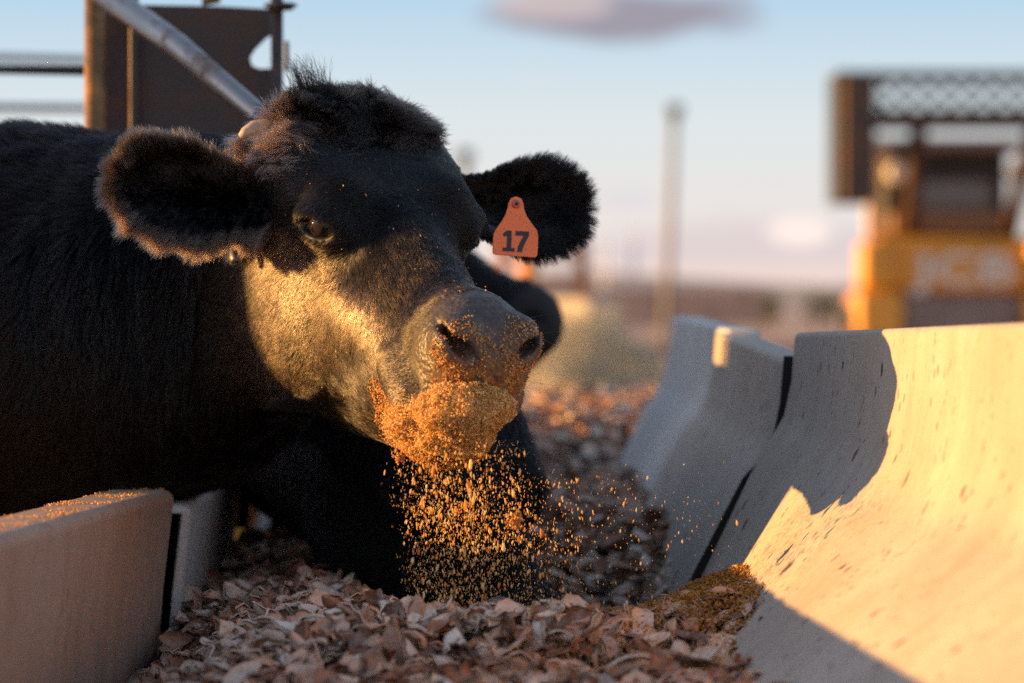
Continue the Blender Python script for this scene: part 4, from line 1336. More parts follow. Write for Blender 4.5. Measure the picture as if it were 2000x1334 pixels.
# ------------------------------------------------------------------ feed on the muzzle and in the air
def crumbs_on_face():
    rg = np.random.default_rng(77)
    fc = face_centres(V, F)
    nn = nrm(np.cross(V[F[:, 2]] - V[F[:, 0]], V[F[:, 3]] - V[F[:, 1]]))
    f, l, u = f_face(fc)
    jit = vnoise(fc * 110, 91)
    nose = (f > 20) & (u < 0.8 + 1.0 * jit) & (u > -7.5) & (np.abs(l) < 8) & (f < 31)
    lips = (f > 14.0 + 1.5 * jit) & (u < -9.0) & (f < 31) & (np.abs(l) < 8)
    wt = nose * (0.06 + 0.25 * smooth01(-u, 2, 5) + 0.8 * smooth01(l, -5.2, -3.2)) * (0.25 + smooth01(-u, -1, 5) * 1.2) * (0.05 + 1.2 * smooth01(vnoise(fc * 60, 92) + 0.5 * vnoise(fc * 160, 93), -0.15, 0.3)) + lips * 1.2
    wt = wt * (1 - 0.93 * ((f > 20) & (u > -5.5) & (l < -4.2)))
    wt = wt * (1 - 0.7 * smooth01(l, 2.5, 4.5) * smooth01(-u, 1, 3))
    wt = wt * ((nn * nrm(CAMP - fc)).sum(1) > -0.5)
    # ring of crumbs round the nostrils
    for s_ in (-1, 1):
        dn = np.sqrt(((l - s_ * 3.2) / 2.3) ** 2 + ((u - 0.8) / 1.8) ** 2)
        wt = wt + 1.0 * (f > 24) * np.exp(-((dn - 1.0) / 0.28) ** 2) * (nn @ M1[0] > 0.1) * (l * s_ > 0)
    n = 11000
    p, nm, fi = sample_surface(V, F, wt, n, rg)
    p = p + nm * rg.uniform(-0.0003, 0.0018, n)[:, None]
    rot = rand_rot(n, rg)
    o = scatter('muzzle_crumbs', CV, p, rot, 0.00095 * rg.uniform(0.5, 1.5, n), MAT['crumb'], rg)
    kind(o, 'stuff', 'orange feed crumbs stuck to the muzzle and lips'); o['category'] = 'crumbs'
    # the mouthful: a loose lump of grain spilling from the lips
    lump = [(P(900, 802, 0.932), (0.041, 0.029, 0.026)), (P(835, 825, 0.945), (0.038, 0.030, 0.022)), (P(950, 795, 0.935), (0.026, 0.024, 0.018)), (P(885, 850, 0.94), (0.036, 0.028, 0.020))]
    Ps = []
    for c, r in lump:
        k = 11000
        dcr = nrm(rg.normal(size=(k, 3)))
        q = dcr * (1 + 0.16 * vnoise(dcr * 3.2 + c.x * 30, 95)[:, None] + 0.08 * vnoise(dcr * 9, 96)[:, None]) * np.array(r) * rg.uniform(0.90, 1.06, k)[:, None] ** 1
        Ps.append(q + np.array(c))
        bm = None
    p = np.concatenate(Ps)
    # keep only grains not buried in a neighbour lump
    keep = np.ones(len(p), bool)
    for c, r in lump:
        keep &= (((p - np.array(c)) / np.array(r)) ** 2).sum(1) > 0.62
    p = p[keep]; n = len(p)
    o = scatter('spilling_grain', CV, p, rand_rot(n, rg), 0.00085 * rg.uniform(0.5, 1.6, n), MAT['crumb_bright'], rg)
    kind(o, 'stuff', 'golden mouthful of crumbly feed spilling from the lips'); o['category'] = 'feed'
    # the packed core
    bm = bmesh.new()
    for c, r in lump:
        vs = bmesh.ops.create_icosphere(bm, subdivisions=4, radius=1.0)['verts']
        for v in vs:
            dv = np.array(v.co)[None]
            sc_ = 0.88 * (1 + 0.16 * vnoise(dv * 3.2 + c.x * 30, 95)[0])
            v.co = Vector([v.co[k] * r[k] * sc_ for k in range(3)]) + c
    core = bm_obj('packed_grain', bm, simple_mat('packed_grain', (0.75, 0.38, 0.11), 0.9, 0, 0.5, 260, 1.0))
    kind(core, 'stuff', 'packed orange feed under the loose grains at the lips'); core['category'] = 'feed'


crumbs_on_face()


def specks():
    """stray flecks of feed caught in the coat of the face"""
    rg = np.random.default_rng(61)
    fc = face_centres(V, F)
    f, l, u = f_face(fc)
    nn = nrm(np.cross(V[F[:, 2]] - V[F[:, 0]], V[F[:, 3]] - V[F[:, 1]]))
    wt = ((f > -12) & (f < 22) & (np.abs(l) < 10) & (u > -16)) * ((nn * nrm(CAMP - fc)).sum(1) > 0)
    n = 170
    p, nm, fi = sample_surface(V, F, wt * 1.0, n, rg)
    o = scatter('face_flecks', CV, p + nm * rg.uniform(0.002, 0.004, n)[:, None], rand_rot(n, rg), 0.0006 * np.exp(0.4 * rg.normal(size=n)), MAT['crumb'], rg)
    kind(o, 'stuff', 'stray flecks of feed caught in the face hair'); o['category'] = 'crumbs'


specks()


def falling():
    rg = np.random.default_rng(123)
    CVZ = [(v[:, [2, 1, 0]] * np.array([1.1, 1.0, 1.8]), f[:, ::-1]) for v, f in CV]
    def cloud(n, fx, fy, rx):
        x = fx(n); y = fy(n); r = rx(n)
        return np.stack([(x - 1000) * 0.0005 * r, (r - 1) * D0, CAMZ - (y - 600) * 0.0005 * r], 1)
    pts = []
    # main curtain below the mouth
    n = 10500
    y = 860 + 380 * rg.beta(1.1, 1.25, n)
    t = (y - 860) / 370
    x = 872 + 25 * t + rg.normal(size=n) * (62 + 42 * t) + 14 * np.sin(y / 23.0)
    x = np.where(rg.random(n) < 0.22, rg.uniform(760 + 60 * t, 1010 + 120 * t, n), x)
    ok = (x > 725 + 70 * t + 40 * rg.random(n) ** 2)
    r = 0.95 + rg.normal(size=n) * 0.026
    pts.append(np.stack([x, y, r], 1)[ok])
    # looser drift to the right
    n = 2000
    y = rg.uniform(930, 1240, n); x = 1110 + rg.normal(size=n) * 75 + (y - 1080) * 0.12
    r = 0.955 + rg.normal(size=n) * 0.025
    pts.append(np.stack([x, y, r], 1))
    n = 260
    pts.append(np.stack([rg.uniform(1060, 1440, n), rg.uniform(900, 1230, n), 0.95 + rg.normal(size=n) * 0.03], 1))
    p = np.concatenate(pts)
    r = p[:, 2]
    Q = np.stack([(p[:, 0] - 1000) * 0.0005 * r, (r - 1) * D0, CAMZ - (p[:, 1] - 600) * 0.0005 * r], 1)
    z_min = feed_z(Q[:, 0], Q[:, 1]) + 0.004
    puff = vnoise(Q * np.array([26, 26, 20]), 55) + 0.5 * vnoise(Q * 70, 56)
    Q = Q[(Q[:, 2] > z_min) & (puff + 0.55 > rg.random(len(Q)) * 0.95)]; n = len(Q)
    s = 0.00052 * np.exp(rg.normal(size=n) * 0.6)
    # flakes stretched by their fall: slightly upright
    rot = rand_rot(n, rg, 0.22)
    o = scatter('falling_crumbs', CVZ, Q, rot, s * 0.86, MAT['crumb_bright'], rg)
    kind(o, 'stuff', 'spray of tiny golden crumbs falling from the mouth'); o['category'] = 'crumbs'
    # three bigger flakes in the air, each a clump of bits
    for (px, py, size, lab) in ((1005, 1015, 17, 'large ragged clump of orange feed falling in mid-air'), (1165, 1203, 15, 'orange clump of feed falling close above the hulls'), (782, 893, 9, 'small orange clump falling just under the chin')):
        k = int(size * 9)
        c = P(px, py, 0.95)
        off = rg.normal(size=(k, 3)) * np.array([size * 0.45, size * 0.3, size * 0.45]) * 0.0005
        w = vnoise(off * 180, 7)
        off = off * (1 + 0.4 * w[:, None])
        o = scatter('feed_clump', CV, off, rand_rot(k, rg), 0.0016 * rg.uniform(0.6, 1.5, k), MAT['crumb'], rg)
        o.location = c
        tag(o, lab, 'feed clump', 'clumps of feed in the air')


falling()


def fines():
    rg = np.random.default_rng(5)
    n = 60000
    x = rg.uniform(0.05, 0.33, n); y = rg.uniform(-0.42, 0.42, n)
    keep = 1.6 * np.exp(-(((x - 0.18) / 0.065) ** 2 + ((y + 0.05) / 0.17) ** 2)) + 0.03 > rg.random(n)
    x = x[keep]; y = y[keep]; n = len(x)
    z = feed_z(x, y) + rg.uniform(0.008, 0.024, n)
    o = scatter('fine_grain', CV, np.stack([x, y, z], 1), rand_rot(n, rg), 0.0017 * rg.uniform(0.5, 1.6, n), MAT['crumb_dark'], rg)
    kind(o, 'stuff', 'ochre drift of fine grain against the right panels'); o['category'] = 'feed'
    # dust of crumbs over the near hulls
    n = 5000
    x = rg.normal(size=n) * 0.09 + 0.10; y = rg.uniform(-0.6, 0.2, n)
    z = feed_z(x, y) + rg.uniform(0.004, 0.016, n)
    ok = np.abs(x) < 0.33
    o = scatter('settled_crumbs', CV, np.stack([x, y, z], 1)[ok], rand_rot(int(ok.sum()), rg), 0.0010 * rg.uniform(0.5, 1.6, int(ok.sum())), MAT['crumb'], rg)
    kind(o, 'stuff', 'orange crumbs settled on top of the almond hulls'); o['category'] = 'crumbs'
    # grains on the left wall's top
    n = 5000
    t = rg.random(n)
    A = np.array([-0.3455, rr(1.055), CAMZ - 0.1875]); B = np.array([-0.429, rr(0.50), CAMZ - 0.161])
    p = A + (B - A) * t[:, None]
    p[:, 0] -= 0.012 + rg.random(n) * 0.052
    p[:, 2] += 0.0006
    keep = vnoise(p * 26, 8) + 0.2 > rg.random(n) * 0.9
    p = p[keep]
    o = scatter('wall_dust', CV, p, rand_rot(len(p), rg), 0.0012 * rg.uniform(0.4, 1.4, len(p)), MAT['crumb'], rg)
    kind(o, 'stuff', 'golden crumbs lying on the left wall top'); o['category'] = 'crumbs'


fines()


def stems():
    """chopped stalks and dry leaf bits mixed into the hulls"""
    rg = np.random.default_rng(44)
    bar = np.array([[-1, -.05, -.03], [-1, .05, -.03], [-1, .04, .04], [-1, -.04, .04], [0, -.07, .0], [0, .06, .0], [0, .06, .09], [0, -.05, .09], [1, -.04, -.03], [1, .04, -.03], [1, .03, .03], [1, -.03, .03]])
    fc = np.array([[0, 1, 2, 3], [0, 4, 5, 1], [1, 5, 6, 2], [2, 6, 7, 3], [3, 7, 4, 0], [4, 8, 9, 5], [5, 9, 10, 6], [6, 10, 11, 7], [7, 11, 8, 4], [11, 10, 9, 8]])
    var = [(bar, fc), (bar * np.array([1, 1.6, 1]) + np.array([[0, 0, .0]]), fc), (bar * np.array([1, 3.5, .5]), fc)]
    n = 1500
    y = rg.uniform(-0.8, 1.4, n); x = rg.uniform(-0.33, 0.30, n)
    z = feed_z(x, y) + rg.uniform(-0.002, 0.016, n)
    o = scatter('dry_stalks', var, np.stack([x, y, z], 1), rand_rot(n, rg, 0.5), 0.011 * rg.uniform(0.4, 1.5, n), MAT['stalk'], rg)
    kind(o, 'stuff', 'chopped dry stalks mixed into the feed'); o['category'] = 'feed'
    n = 9000
    y = rg.uniform(-0.8, 1.0, n); x = rg.uniform(-0.33, 0.30, n)
    z = feed_z(x, y) + rg.uniform(-0.006, 0.010, n)
    o = scatter('chaff', CV, np.stack([x, y, z], 1), rand_rot(n, rg), 0.0022 * rg.uniform(0.4, 1.6, n), MAT['stalk'], rg)
    kind(o, 'stuff', 'brown chaff and fines between the hulls'); o['category'] = 'feed'


MAT['stalk'] = crumb_mat('stalk', [(0.10, 0.05, 0.025), (0.30, 0.17, 0.08), (0.50, 0.36, 0.20), (0.62, 0.50, 0.34)])
stems()


# ------------------------------------------------------------------ steel post, plate, pipes behind the animals
def tube_obj(name, pts, rad, mat, parent=None, seg=24):
    bm = bmesh.new(); add_tube(bm, pts, rad, seg)
    return bm_obj(name, bm, mat, parent)


GR = 1.30
def gate():
    e = empty('steel_gate', P(185, 600, GR).xy.to_3d())
    inv = -e.location
    tag(e, 'rusty steel gate with round post and dark plate behind the black cows', 'gate')
    k = 0.0005 * GR
    def loc(o): o.location = inv; return o
    a = P(185, 600, GR); ztop = CAMZ + 640 * k
    loc(tube_obj('post', [(a.x, a.y, 0), (a.x, a.y, ztop)], 20 * k, MAT['post_rust'], e, 32))
    # plate with notch cut at its right edge
    pr = GR + 0.012
    px_out = [(205, 8), (425, 12), (540, 18), (540, 62), (520, 74), (498, 96), (488, 112), (492, 128), (506, 134), (526, 134), (540, 132), (540, 1000), (205, 1000)]
    bm = bmesh.new()
    vs = [bm.verts.new(P(x, y, pr)) for x, y in px_out]
    fce = bm.faces.new(vs)
    ret = bmesh.ops.extrude_face_region(bm, geom=[fce])
    for v in [g for g in ret['geom'] if isinstance(g, bmesh.types.BMVert)]: v.co.y += 0.006
    bmesh.ops.triangulate(bm, faces=bm.faces)
    loc(bm_obj('plate', bm, MAT['steel_brown'], e, smooth=False))
    # weld seam / stiffener on the plate
    bm = bmesh.new()
    p0 = P(262, 300, pr - 0.004)
    add_box(bm, (p0.x, p0.y, 1.05), (18 * k, 0.012, 0.80))
    loc(bm_obj('stiffener', bm, MAT['steel_brown'], e, bevel=0.003))
    b = P(541, 300, GR - 0.004)
    loc(tube_obj('upright', [(b.x, b.y, 0), (b.x, b.y, CAMZ + 640 * k)], 12 * k, MAT['steel_brown'], e, 24))
    bm = bmesh.new()
    for (y, s) in ((10, 34), (16, 26)):
        q = P(548, y, GR - 0.004)
        bmesh.ops.create_cone(bm, cap_ends=True, segments=32, radius1=s * k, radius2=s * k * 0.9, depth=7 * k, matrix=Matrix.Translation(q))
    loc(bm_obj('collar', bm, MAT['steel_brown'], e, bevel=0.002))
    bm = bmesh.new()
    q = P(560, 110, GR + 0.01); add_box(bm, (q.x, q.y, q.z), (8 * k, 0.02, 60 * k))
    loc(bm_obj('latch', bm, MAT['rail_dark'], e, bevel=0.002))
    # diagonal brace pipe coming towards the camera
    loc(tube_obj('brace', [P(190, -22, 1.285), P(345, 88, 1.21), P(497, 218, 1.14), P(640, 335, 1.10)], [26 * 0.0005 * 1.28, 25 * 0.0005 * 1.21, 22 * 0.0005 * 1.14, 22 * 0.0005 * 1.10], MAT['pipe'], e, 32))
    loc(tube_obj('bolt', [P(430, -2, GR), P(395, 4, GR)], 8 * k, MAT['post_rust'], e, 16))


gate()
# rails running off to the left of the post
tube = tube_obj('rail', [P(-500, 128, 1.75), P(172, 139, 1.42)], 0.0055 * 1.2, MAT['rail_dark'])
tag(tube, 'thin dark steel rail left of the rusty post', 'rail')
tube = tube_obj('rail', [P(-500, 100, 2.6), P(190, 118, 2.5)], 0.010, simple_mat('rail_grey', (0.30, 0.32, 0.33), 0.4, 0.7))
tag(tube, 'blurred grey rail above the dark one, left of the rusty post', 'rail')
tube = tube_obj('rail', [P(-500, 205, 2.6), P(190, 212, 2.5)], 0.010, simple_mat('rail_grey2', (0.26, 0.28, 0.29), 0.4, 0.7))
tag(tube, 'blurred grey rail just above the back of the front cow', 'rail')
# unseen steel windbreak added upsun of the herd to shade their bodies
bm = bmesh.new()
add_box(bm, (-2.60, 0.655, 0.9), (0.03, 0.91, 1.8))
add_box(bm, (-2.60, 2.13, 0.9), (0.03, 1.28, 1.8))
add_box(bm, (-2.60, 1.30, 0.5), (0.028, 0.37, 0.10))
o = bm_obj('shade_blocker', bm, MAT['steel_brown'], bevel=0.004)
tag(o, 'added unseen brown steel windbreak panel beyond the rumps of the cattle', 'blocker')


# ------------------------------------------------------------------ far things: wheel loader, pole, scrub, hay, pens
def loader():
    LR = 8.3
    k = 0.0005 * LR
    o0 = P(1880, 600, LR); 
    e = empty('wheel_loader', (o0.x, o0.y, 0))
    tag(e, 'orange-yellow loader with its mesh-backed bucket raised over the cab', 'loader')
    yel = simple_mat('loader_yellow', (0.78, 0.33, 0.03), 0.4, 0, 0.12, 3)
    dark = simple_mat('loader_dark', (0.035, 0.028, 0.024), 0.5, 0, 0.3, 4)
    brown = rust_mat('loader_bucket', (0.05, 0.035, 0.03), (0.20, 0.08, 0.02), 0.5, 0.5, 0.2)
    glass = simple_mat('loader_glass', (0.20, 0.16, 0.14), 0.12, 0, 0.1, 3)
    cream = simple_mat('loader_pale', (0.62, 0.42, 0.25), 0.45, 0, 0.15, 4)
    grey = simple_mat('loader_grey', (0.26, 0.19, 0.16), 0.6, 0, 0.2, 4)
    tyre = simple_mat('tyre', (0.02, 0.018, 0.017), 0.9, 0, 0.2, 8)
    white = simple_mat('loader_letter', (0.8, 0.74, 0.66), 0.5, 0, 0.02, 4)
    lamp = simple_mat('loader_lamp', (0.75, 0.68, 0.6), 0.15, 0, 0.1, 6)
    def L(x, y, d=0.0): return Vector(((x - 1880) * k, d, 1.0 - (y - 600) * k))
    def box(name, x0, y0, x1, y1, d0, d1, mat, bev=0.03, parent=e):
        bm = bmesh.new(); a = L(x0, y0); b = L(x1, y1)
        add_box(bm, ((a.x + b.x) / 2, (d0 + d1) / 2, (a.z + b.z) / 2), (abs(b.x - a.x), abs(d1 - d0), abs(b.z - a.z)))
        return bm_obj(name, bm, mat, parent, bevel=bev)
    box('bonnet', 1708, 462, 2052, 572, 0.0, 1.6, yel, 0.08)
    box('grille', 1730, 574, 2030, 690, 0.03, 1.5, grey, 0.05)
    for sx in (-1, 1):
        cx = 1880 + sx * 165
        box('fender', cx - 46, 570, cx + 46, 668, -0.15, 0.7, yel, 0.06)
        box('corner_post', cx - 38, 470, cx + 30, 568, -0.12, 0.3, yel, 0.07)
        w = empty('wheel'); w.parent = e
        w.location = L(cx, 722, 0.35)
        bm = bmesh.new()
        prof = [(0.34, -0.2), (0.5, -0.23), (0.55, -0.17), (0.56, 0), (0.55, 0.17), (0.5, 0.23), (0.34, 0.2)]
        S = 40; rings = []
        for j in range(S):
            a = 2 * math.pi * j / S; tr = 0.0 if j % 2 else 0.02
            rings.append([bm.verts.new((x_, (r_ + (tr if r_ > 0.5 else 0)) * math.cos(a), (r_ + (tr if r_ > 0.5 else 0)) * math.sin(a))) for r_, x_ in prof])
        for j in range(S):
            A, B = rings[j], rings[(j + 1) % S]
            for q in range(len(prof)): bm.faces.new((A[q], A[(q + 1) % len(prof)], B[(q + 1) % len(prof)], B[q]))
        bm_obj('tyre', bm, tyre, w)
        bm = bmesh.new()
        bmesh.ops.create_cone(bm, cap_ends=True, segments=28, radius1=0.34, radius2=0.30, depth=0.3, matrix=Matrix.Rotation(R(90), 4, 'Y'))
        bm_obj('rim', bm, yel, w, bevel=0.02)
    cab = box('cab', 1735, 285, 1985, 462, 0.5, 1.8, dark, 0.06)
    box('roof', 1708, 264, 2012, 292, 0.35, 1.95, grey, 0.05)
    box('windscreen', 1785, 348, 1955, 408, 0.44, 0.47, glass, 0.01)
    box('cowl', 1745, 414, 1985, 456, 0.2, 0.52, rust_mat('cowl', (0.30, 0.14, 0.06), (0.35, 0.17, 0.08), 0.5, 0.4, 0.1), 0.03)
    for sx, m_ in ((-1, cream), (1, cream)):
        cx = 1880 + sx * 166
        box('pillar', cx - 13, 292, cx + 15, 465, 0.35, 0.48, m_, 0.03)
        box('mirror', cx - 20, 268, cx + 34, 312, 0.2, 0.34, cream, 0.05)
        bm = bmesh.new()
        q = L(1880 + sx * 120, 334, 0.30)
        bmesh.ops.create_cone(bm, cap_ends=True, segments=24, radius1=22 * k, radius2=17 * k, depth=0.10, matrix=Matrix.Translation(q) @ Matrix.Rotation(R(90), 4, 'X'))
        bm_obj('work_lamp', bm, lamp, e, bevel=0.01)
    # lettering on the bonnet
    fc = bpy.data.curves.new('lettering', 'FONT'); fc.body = 'JCB'; fc.size = 0.40; fc.extrude = 0.006; fc.align_x = 'CENTER'; fc.align_y = 'CENTER'; fc.space_character = 1.05; fc.offset = 0.012
    t = bpy.data.objects.new('lettering', fc); COL.objects.link(t); t.parent = e
    t.location = L(1885, 528, -0.012); t.rotation_euler = (R(90), 0, 0); t.scale = (1.25, 0.85, 1)
    bpy.context.view_layer.update()
    me = bpy.data.meshes.new_from_object(t.evaluated_get(bpy.context.evaluated_depsgraph_get()))
    t2 = link('lettering', me, e, white); t2.location = t.location; t2.rotation_euler = t.rotation_euler; t2.scale = t.scale
    bpy.data.objects.remove(t)
    # loader arms reach up to the raised bucket
    for sx in (-1, 1):
        bm = bmesh.new(); a = L(1880 + sx * 100, 470, 0.3); b = L(1880 + sx * 110, 250, -0.9)
        add_tube(bm, [a, (a + b) / 2 + Vector((0, -0.1, 0.1)), b], 0.07, 10)
        bm_obj('arm', bm, brown, e)
    # bucket: side cheeks, floor band, top rail and see-through bar mesh
    bk = box('bucket', 1690, 232, 2150, 262, -1.2, -0.6, brown, 0.03)
    for x0, x1 in ((1616, 1680), (2150, 2210)):
        box('bucket_side', x0, 165, x1, 405, -1.25, -0.55, brown, 0.03)
    box('bucket_rim', 1602, 158, 2222, 166, -1.25, -0.5, simple_mat('rim_steel', (0.24, 0.30, 0.32), 0.5, 0.3, 0.2, 5), 0.02, )
    box('bucket_lip', 1602, 172, 1615, 405, -1.2, -0.6, simple_mat('lip_steel', (0.05, 0.065, 0.07), 0.5, 0.2, 0.2, 5), 0.01)
    bm = bmesh.new()
    a = L(1690, 232, -0.9); b = L(2150, 168, -0.9)
    Wd = b.x - a.x; Hh = b.z - a.z; n = 11
    for q in range(-4, n + 1):
        for sg in (1, -1):
            x0 = a.x + Wd * q / n; x1 = x0 + Hh * 1.05
            t0 = max(0, (a.x - x0) / (x1 - x0)); t1 = min(1, (b.x - x0) / (x1 - x0))
            if t1 - t0 < 0.05: continue
            z0, z1 = (a.z, b.z) if sg > 0 else (b.z, a.z)
            add_tube(bm, [(x0 + (x1 - x0) * t0, a.y, z0 + (z1 - z0) * t0), (x0 + (x1 - x0) * t1, a.y, z0 + (z1 - z0) * t1)], 0.019, 6)
    bm_obj('mesh_back', bm, simple_mat('mesh_steel', (0.12, 0.12, 0.13), 0.6, 0.3), e)


loader()


def pole(px0, px1, ytop, r, wpx, head, label, mat):
    k = 0.0005 * r
    e = empty('light_pole', (P(px0, 600, r).x, (r - 1) * D0, 0))
    dx = (px1 - px0) * k
    h = 1.0 + (600 - ytop) * k
    tube_obj('pole', [(0, 0, 0), (dx * 0.5, 0, h * 0.5), (dx, 0, h)], [wpx * k * 0.55, wpx * k * 0.5, wpx * k * 0.42], mat, e, 16)
    if head:
        bm = bmesh.new(); add_box(bm, (dx, 0, h - 6 * k), (34 * k, 0.5, 20 * k)); add_box(bm, (dx, 0, h - 24 * k), (22 * k, 0.35, 14 * k))
        bm_obj('lamp_head', bm, simple_mat('pole_head', (0.22, 0.25, 0.25), 0.5, 0.2), e, bevel=0.05)
    tag(e, label, 'pole')


pg = simple_mat('pole_grey', (0.26, 0.24, 0.22), 0.7, 0, 0.1, 2)
pole(1300, 1317, 208, 24, 17, True, 'tall blurred pale pole standing alone against the sky', pg)
pole(908, 908, 296, 30, 20, True, 'faint pole top showing just above the brow of the front cow', pg)
pole(1180, 1181, 470, 40, 10, False, 'thin faint pole right of the tagged ear', simple_mat('pole_faint', (0.62, 0.60, 0.58), 0.7))
pole(1235, 1236, 450, 40, 9, False, 'thin faint pole between the tagged ear and the tall pole', simple_mat('pole_faint2', (0.62, 0.60, 0.58), 0.7))


def leaf_crown(bm, c, rad, n, size, rg):
    """many small leaf faces through an uneven crown"""
    for _ in range(n):
        d = rg.normal(size=3); d /= np.linalg.norm(d)
        r = rg.random() ** 0.45 * (1 + 0.3 * math.sin(5 * d[0] + c[0]) * math.cos(4 * d[2]))
        p = Vector((c[0] + d[0] * r * rad[0], c[1] + d[1] * r * rad[1], c[2] + d[2] * r * rad[2]))
        a = Vector(rg.normal(size=3)).normalized() * size * rg.uniform(0.6, 1.4); b = Vector(rg.normal(size=3)).normalized() * size * rg.uniform(0.4, 1.0)
        bm.faces.new([bm.verts.new(p + v) for v in (-a, -b * 0.6, a, b * 0.6)])


def scrub():
    rg = np.random.default_rng(9)
    mats = [simple_mat('leaf_ochre', (0.24, 0.15, 0.035), 0.8, 0, 0.3, 2), simple_mat('leaf_olive', (0.10, 0.09, 0.03), 0.8, 0, 0.3, 2), simple_mat('leaf_green', (0.07, 0.075, 0.03), 0.8, 0, 0.3, 2)]
    bark = simple_mat('bark', (0.10, 0.07, 0.05), 0.9)
    r = 45; k = 0.0005 * r
    X = [(1110, 575, 26, 0), (1165, 580, 30, 1), (1215, 578, 26, 0), (1265, 572, 30, 0), (1330, 580, 34, 0), (1372, 568, 26, 0), (1420, 578, 36, 0), (1480, 574, 34, 1), (1530, 570, 30, 2), (1575, 563, 38, 2), (1625, 566, 34, 2), (1668, 572, 30, 1), (1060, 576, 26, 1)]
    words = ['in line with the tagged ear', 'left of the faint poles', 'at the thin faint pole', 'just left of the tall pole', 'just right of the tall pole', 'second to the right of the tall pole', 'third to the right of the tall pole', 'midway between tall pole and loader', 'fourth from the left side of the loader', 'third from the left side of the loader', 'second from the left side of the loader', 'closest to the left side of the loader', 'farthest left on the horizon']
    for (px, yt, w, mi), wd in zip(X, words):
        e = empty('tree', (P(px, 600, r).x, (r - 1) * D0 + rg.uniform(-8, 8), 0))
        h = 1.0 + (600 - yt) * k
        tube_obj('trunk', [(0, 0, 0), (0.05, 0, h * 0.5), (0, 0, h * 0.8)], [0.12, 0.09, 0.04], bark, e, 8)
        bm = bmesh.new()
        leaf_crown(bm, (0, 0, h * 0.62), (w * k * 0.9, w * k * 0.7, h * 0.42), 420, 0.10, rg)
        bm_obj('crown', bm, mats[mi], e, smooth=False)
        tag(e, f'low {["yellowish", "olive", "dark green"][mi]} tree on the horizon, {wd}', 'tree', 'low trees along the horizon')
    # far rises
    bm = bmesh.new()
    for (x0, x1, y, hh) in ((-260, 420, 620, 8), (200, 900, 760, 12)):
        n = 30; prev = None
        for i in range(n + 1):
            x = x0 + (x1 - x0) * i / n; z = max(0.0, hh * math.sin(math.pi * i / n) ** 0.7 * (0.8 + 0.2 * math.sin(i * 1.7)))
            cur = [bm.verts.new((x, y - 40, -0.5)), bm.verts.new((x, y, z)), bm.verts.new((x, y + 80, -0.5))]
            if prev:
                for q in range(2): bm.faces.new((prev[q], prev[q + 1], cur[q + 1], cur[q]))
            prev = cur
    kind(bm_obj('hills', bm, simple_mat('hill', (0.46, 0.36, 0.30), 0.95, 0, 0.2, 0.02)), 'structure')


scrub()


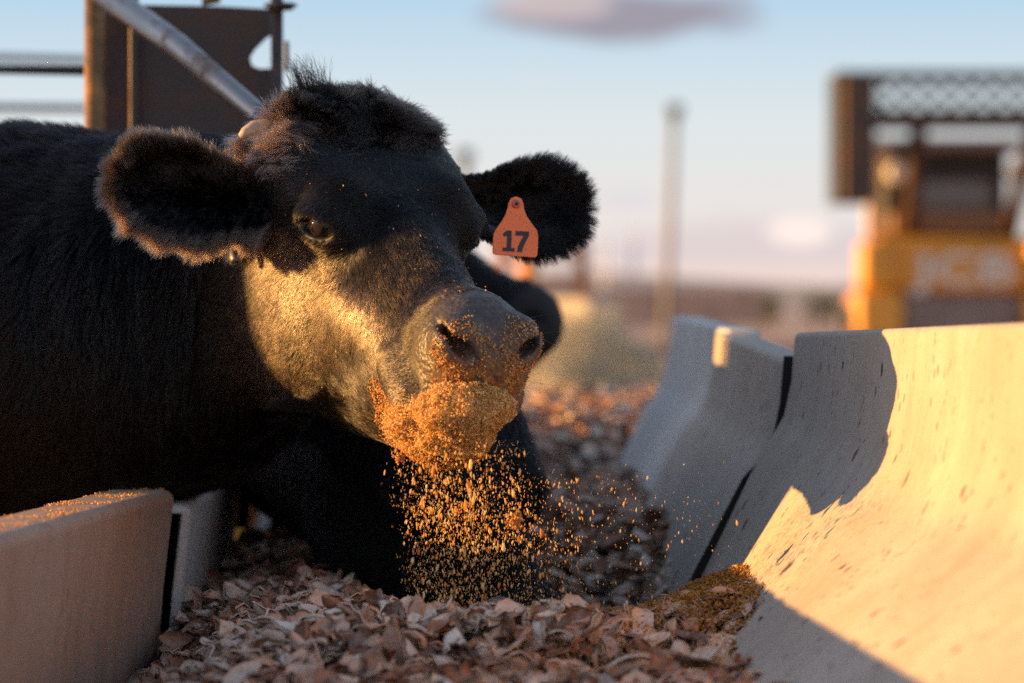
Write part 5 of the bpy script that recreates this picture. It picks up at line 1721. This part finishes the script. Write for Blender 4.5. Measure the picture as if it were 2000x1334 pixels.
def hay():
    rg = np.random.default_rng(31)
    r = 5.6; c = P(1118, 770, r)
    m = crumb_mat('hay', [(0.50, 0.44, 0.30), (0.75, 0.69, 0.55), (0.85, 0.81, 0.70), (0.62, 0.58, 0.42)])
    n = 9000
    d = nrm(rg.normal(size=(n, 3))); d[:, 2] = np.abs(d[:, 2])
    q = d * np.array([0.58, 0.5, 0.70]) * (1 + 0.22 * vnoise(d * 3, 12)[:, None]) * rg.uniform(0.85, 1.03, n)[:, None]
    st = (np.array([[-1, -.02, 0], [-1, .02, 0], [1, .02, 0], [1, -.02, 0], [-1, 0, .02], [1, 0, .02]]) * 1.0, np.array([[0, 1, 2, 3], [0, 4, 5, 3], [1, 4, 5, 2]]))
    o = scatter('hay_heap', [st], q, rand_rot(n, rg), 0.07 * rg.uniform(0.5, 1.4, n), m, rg, smooth=False)
    o.location = (c.x, c.y, 0.18)
    tag(o, 'blurred grey-green heap of hay beyond the end of the trough', 'hay heap')
    bm = bmesh.new()
    vs = bmesh.ops.create_icosphere(bm, subdivisions=4, radius=1.0)['verts']
    for v in vs: v.co = Vector((v.co.x * 0.34, v.co.y * 0.34, max(-0.18, v.co.z * 0.52)))
    co = bm_obj('packed_hay', bm, simple_mat('packed_hay', (0.60, 0.55, 0.42), 0.95, 0, 0.4, 30, 1.0), o)


hay()


def pens():
    cm = concrete_mat('concrete_far', (0.55, 0.48, 0.38), 0.5, 0.2, 3.3)
    r = 7.0; k = 0.0005 * r
    bm = bmesh.new(); a = P(1140, 640, r)
    add_box(bm, (0, 0, 0.53), (104 * k, 0.35, 1.06))
    o = bm_obj('concrete_block', bm, cm, bevel=0.03, smooth=True)
    o.location = (a.x, a.y, 0); o.rotation_euler = (0, 0, R(-38))
    tag(o, 'blurred cream concrete block lit by the low sun behind the cows', 'concrete block')
    rust = rust_mat('pen_rust', (0.28, 0.11, 0.04), (0.45, 0.18, 0.05), 0.6, 0.6, 0.1)
    e = empty('pen_gate', (P(1075, 600, 9).x, 8 * D0, 0))
    tag(e, 'brown rusty pen gate below the tagged ear, far behind', 'gate')
    k9 = 0.0045
    for z in (0.35, 0.65, 0.95, 1.25, 1.45): tube_obj('bar', [(-0.42, 0, z), (0.28, 0, z)], 0.035, rust, e, 8)
    for x in (-0.42, 0.28): tube_obj('upright', [(x, 0, 0), (x, 0, 1.6)], 0.06, rust, e, 10)
    o = tube_obj('orange_post', [(P(1032, 600, 6).x, 5 * D0, 0), (P(1032, 600, 6).x, 5 * D0, 1.28)], 0.06, simple_mat('orange_paint', (0.75, 0.28, 0.05), 0.5))
    tag(o, 'short orange post showing below the tagged ear', 'post')
    # a low pale wall and dirt bank across the yard
    bm = bmesh.new(); a = P(1250, 655, 20)
    add_box(bm, (a.x + 2, a.y, 0.15), (26, 0.5, 0.3))
    kind(bm_obj('dirt_bank', bm, simple_mat('bank', (0.36, 0.21, 0.15), 0.95, 0, 0.2, 1.0), bevel=0.1), 'structure')
    o = bmesh.new(); a = P(1190, 610, 30)
    add_box(o, (a.x, a.y, 1.0), (9.0, 0.5, 1.1))
    ob = bm_obj('far_fence', o, simple_mat('fence_brown', (0.46, 0.28, 0.20), 0.9, 0, 0.3, 1.0), bevel=0.03)
    tag(ob, 'low reddish-brown fence band on the horizon left of the tall pole', 'fence')


pens()
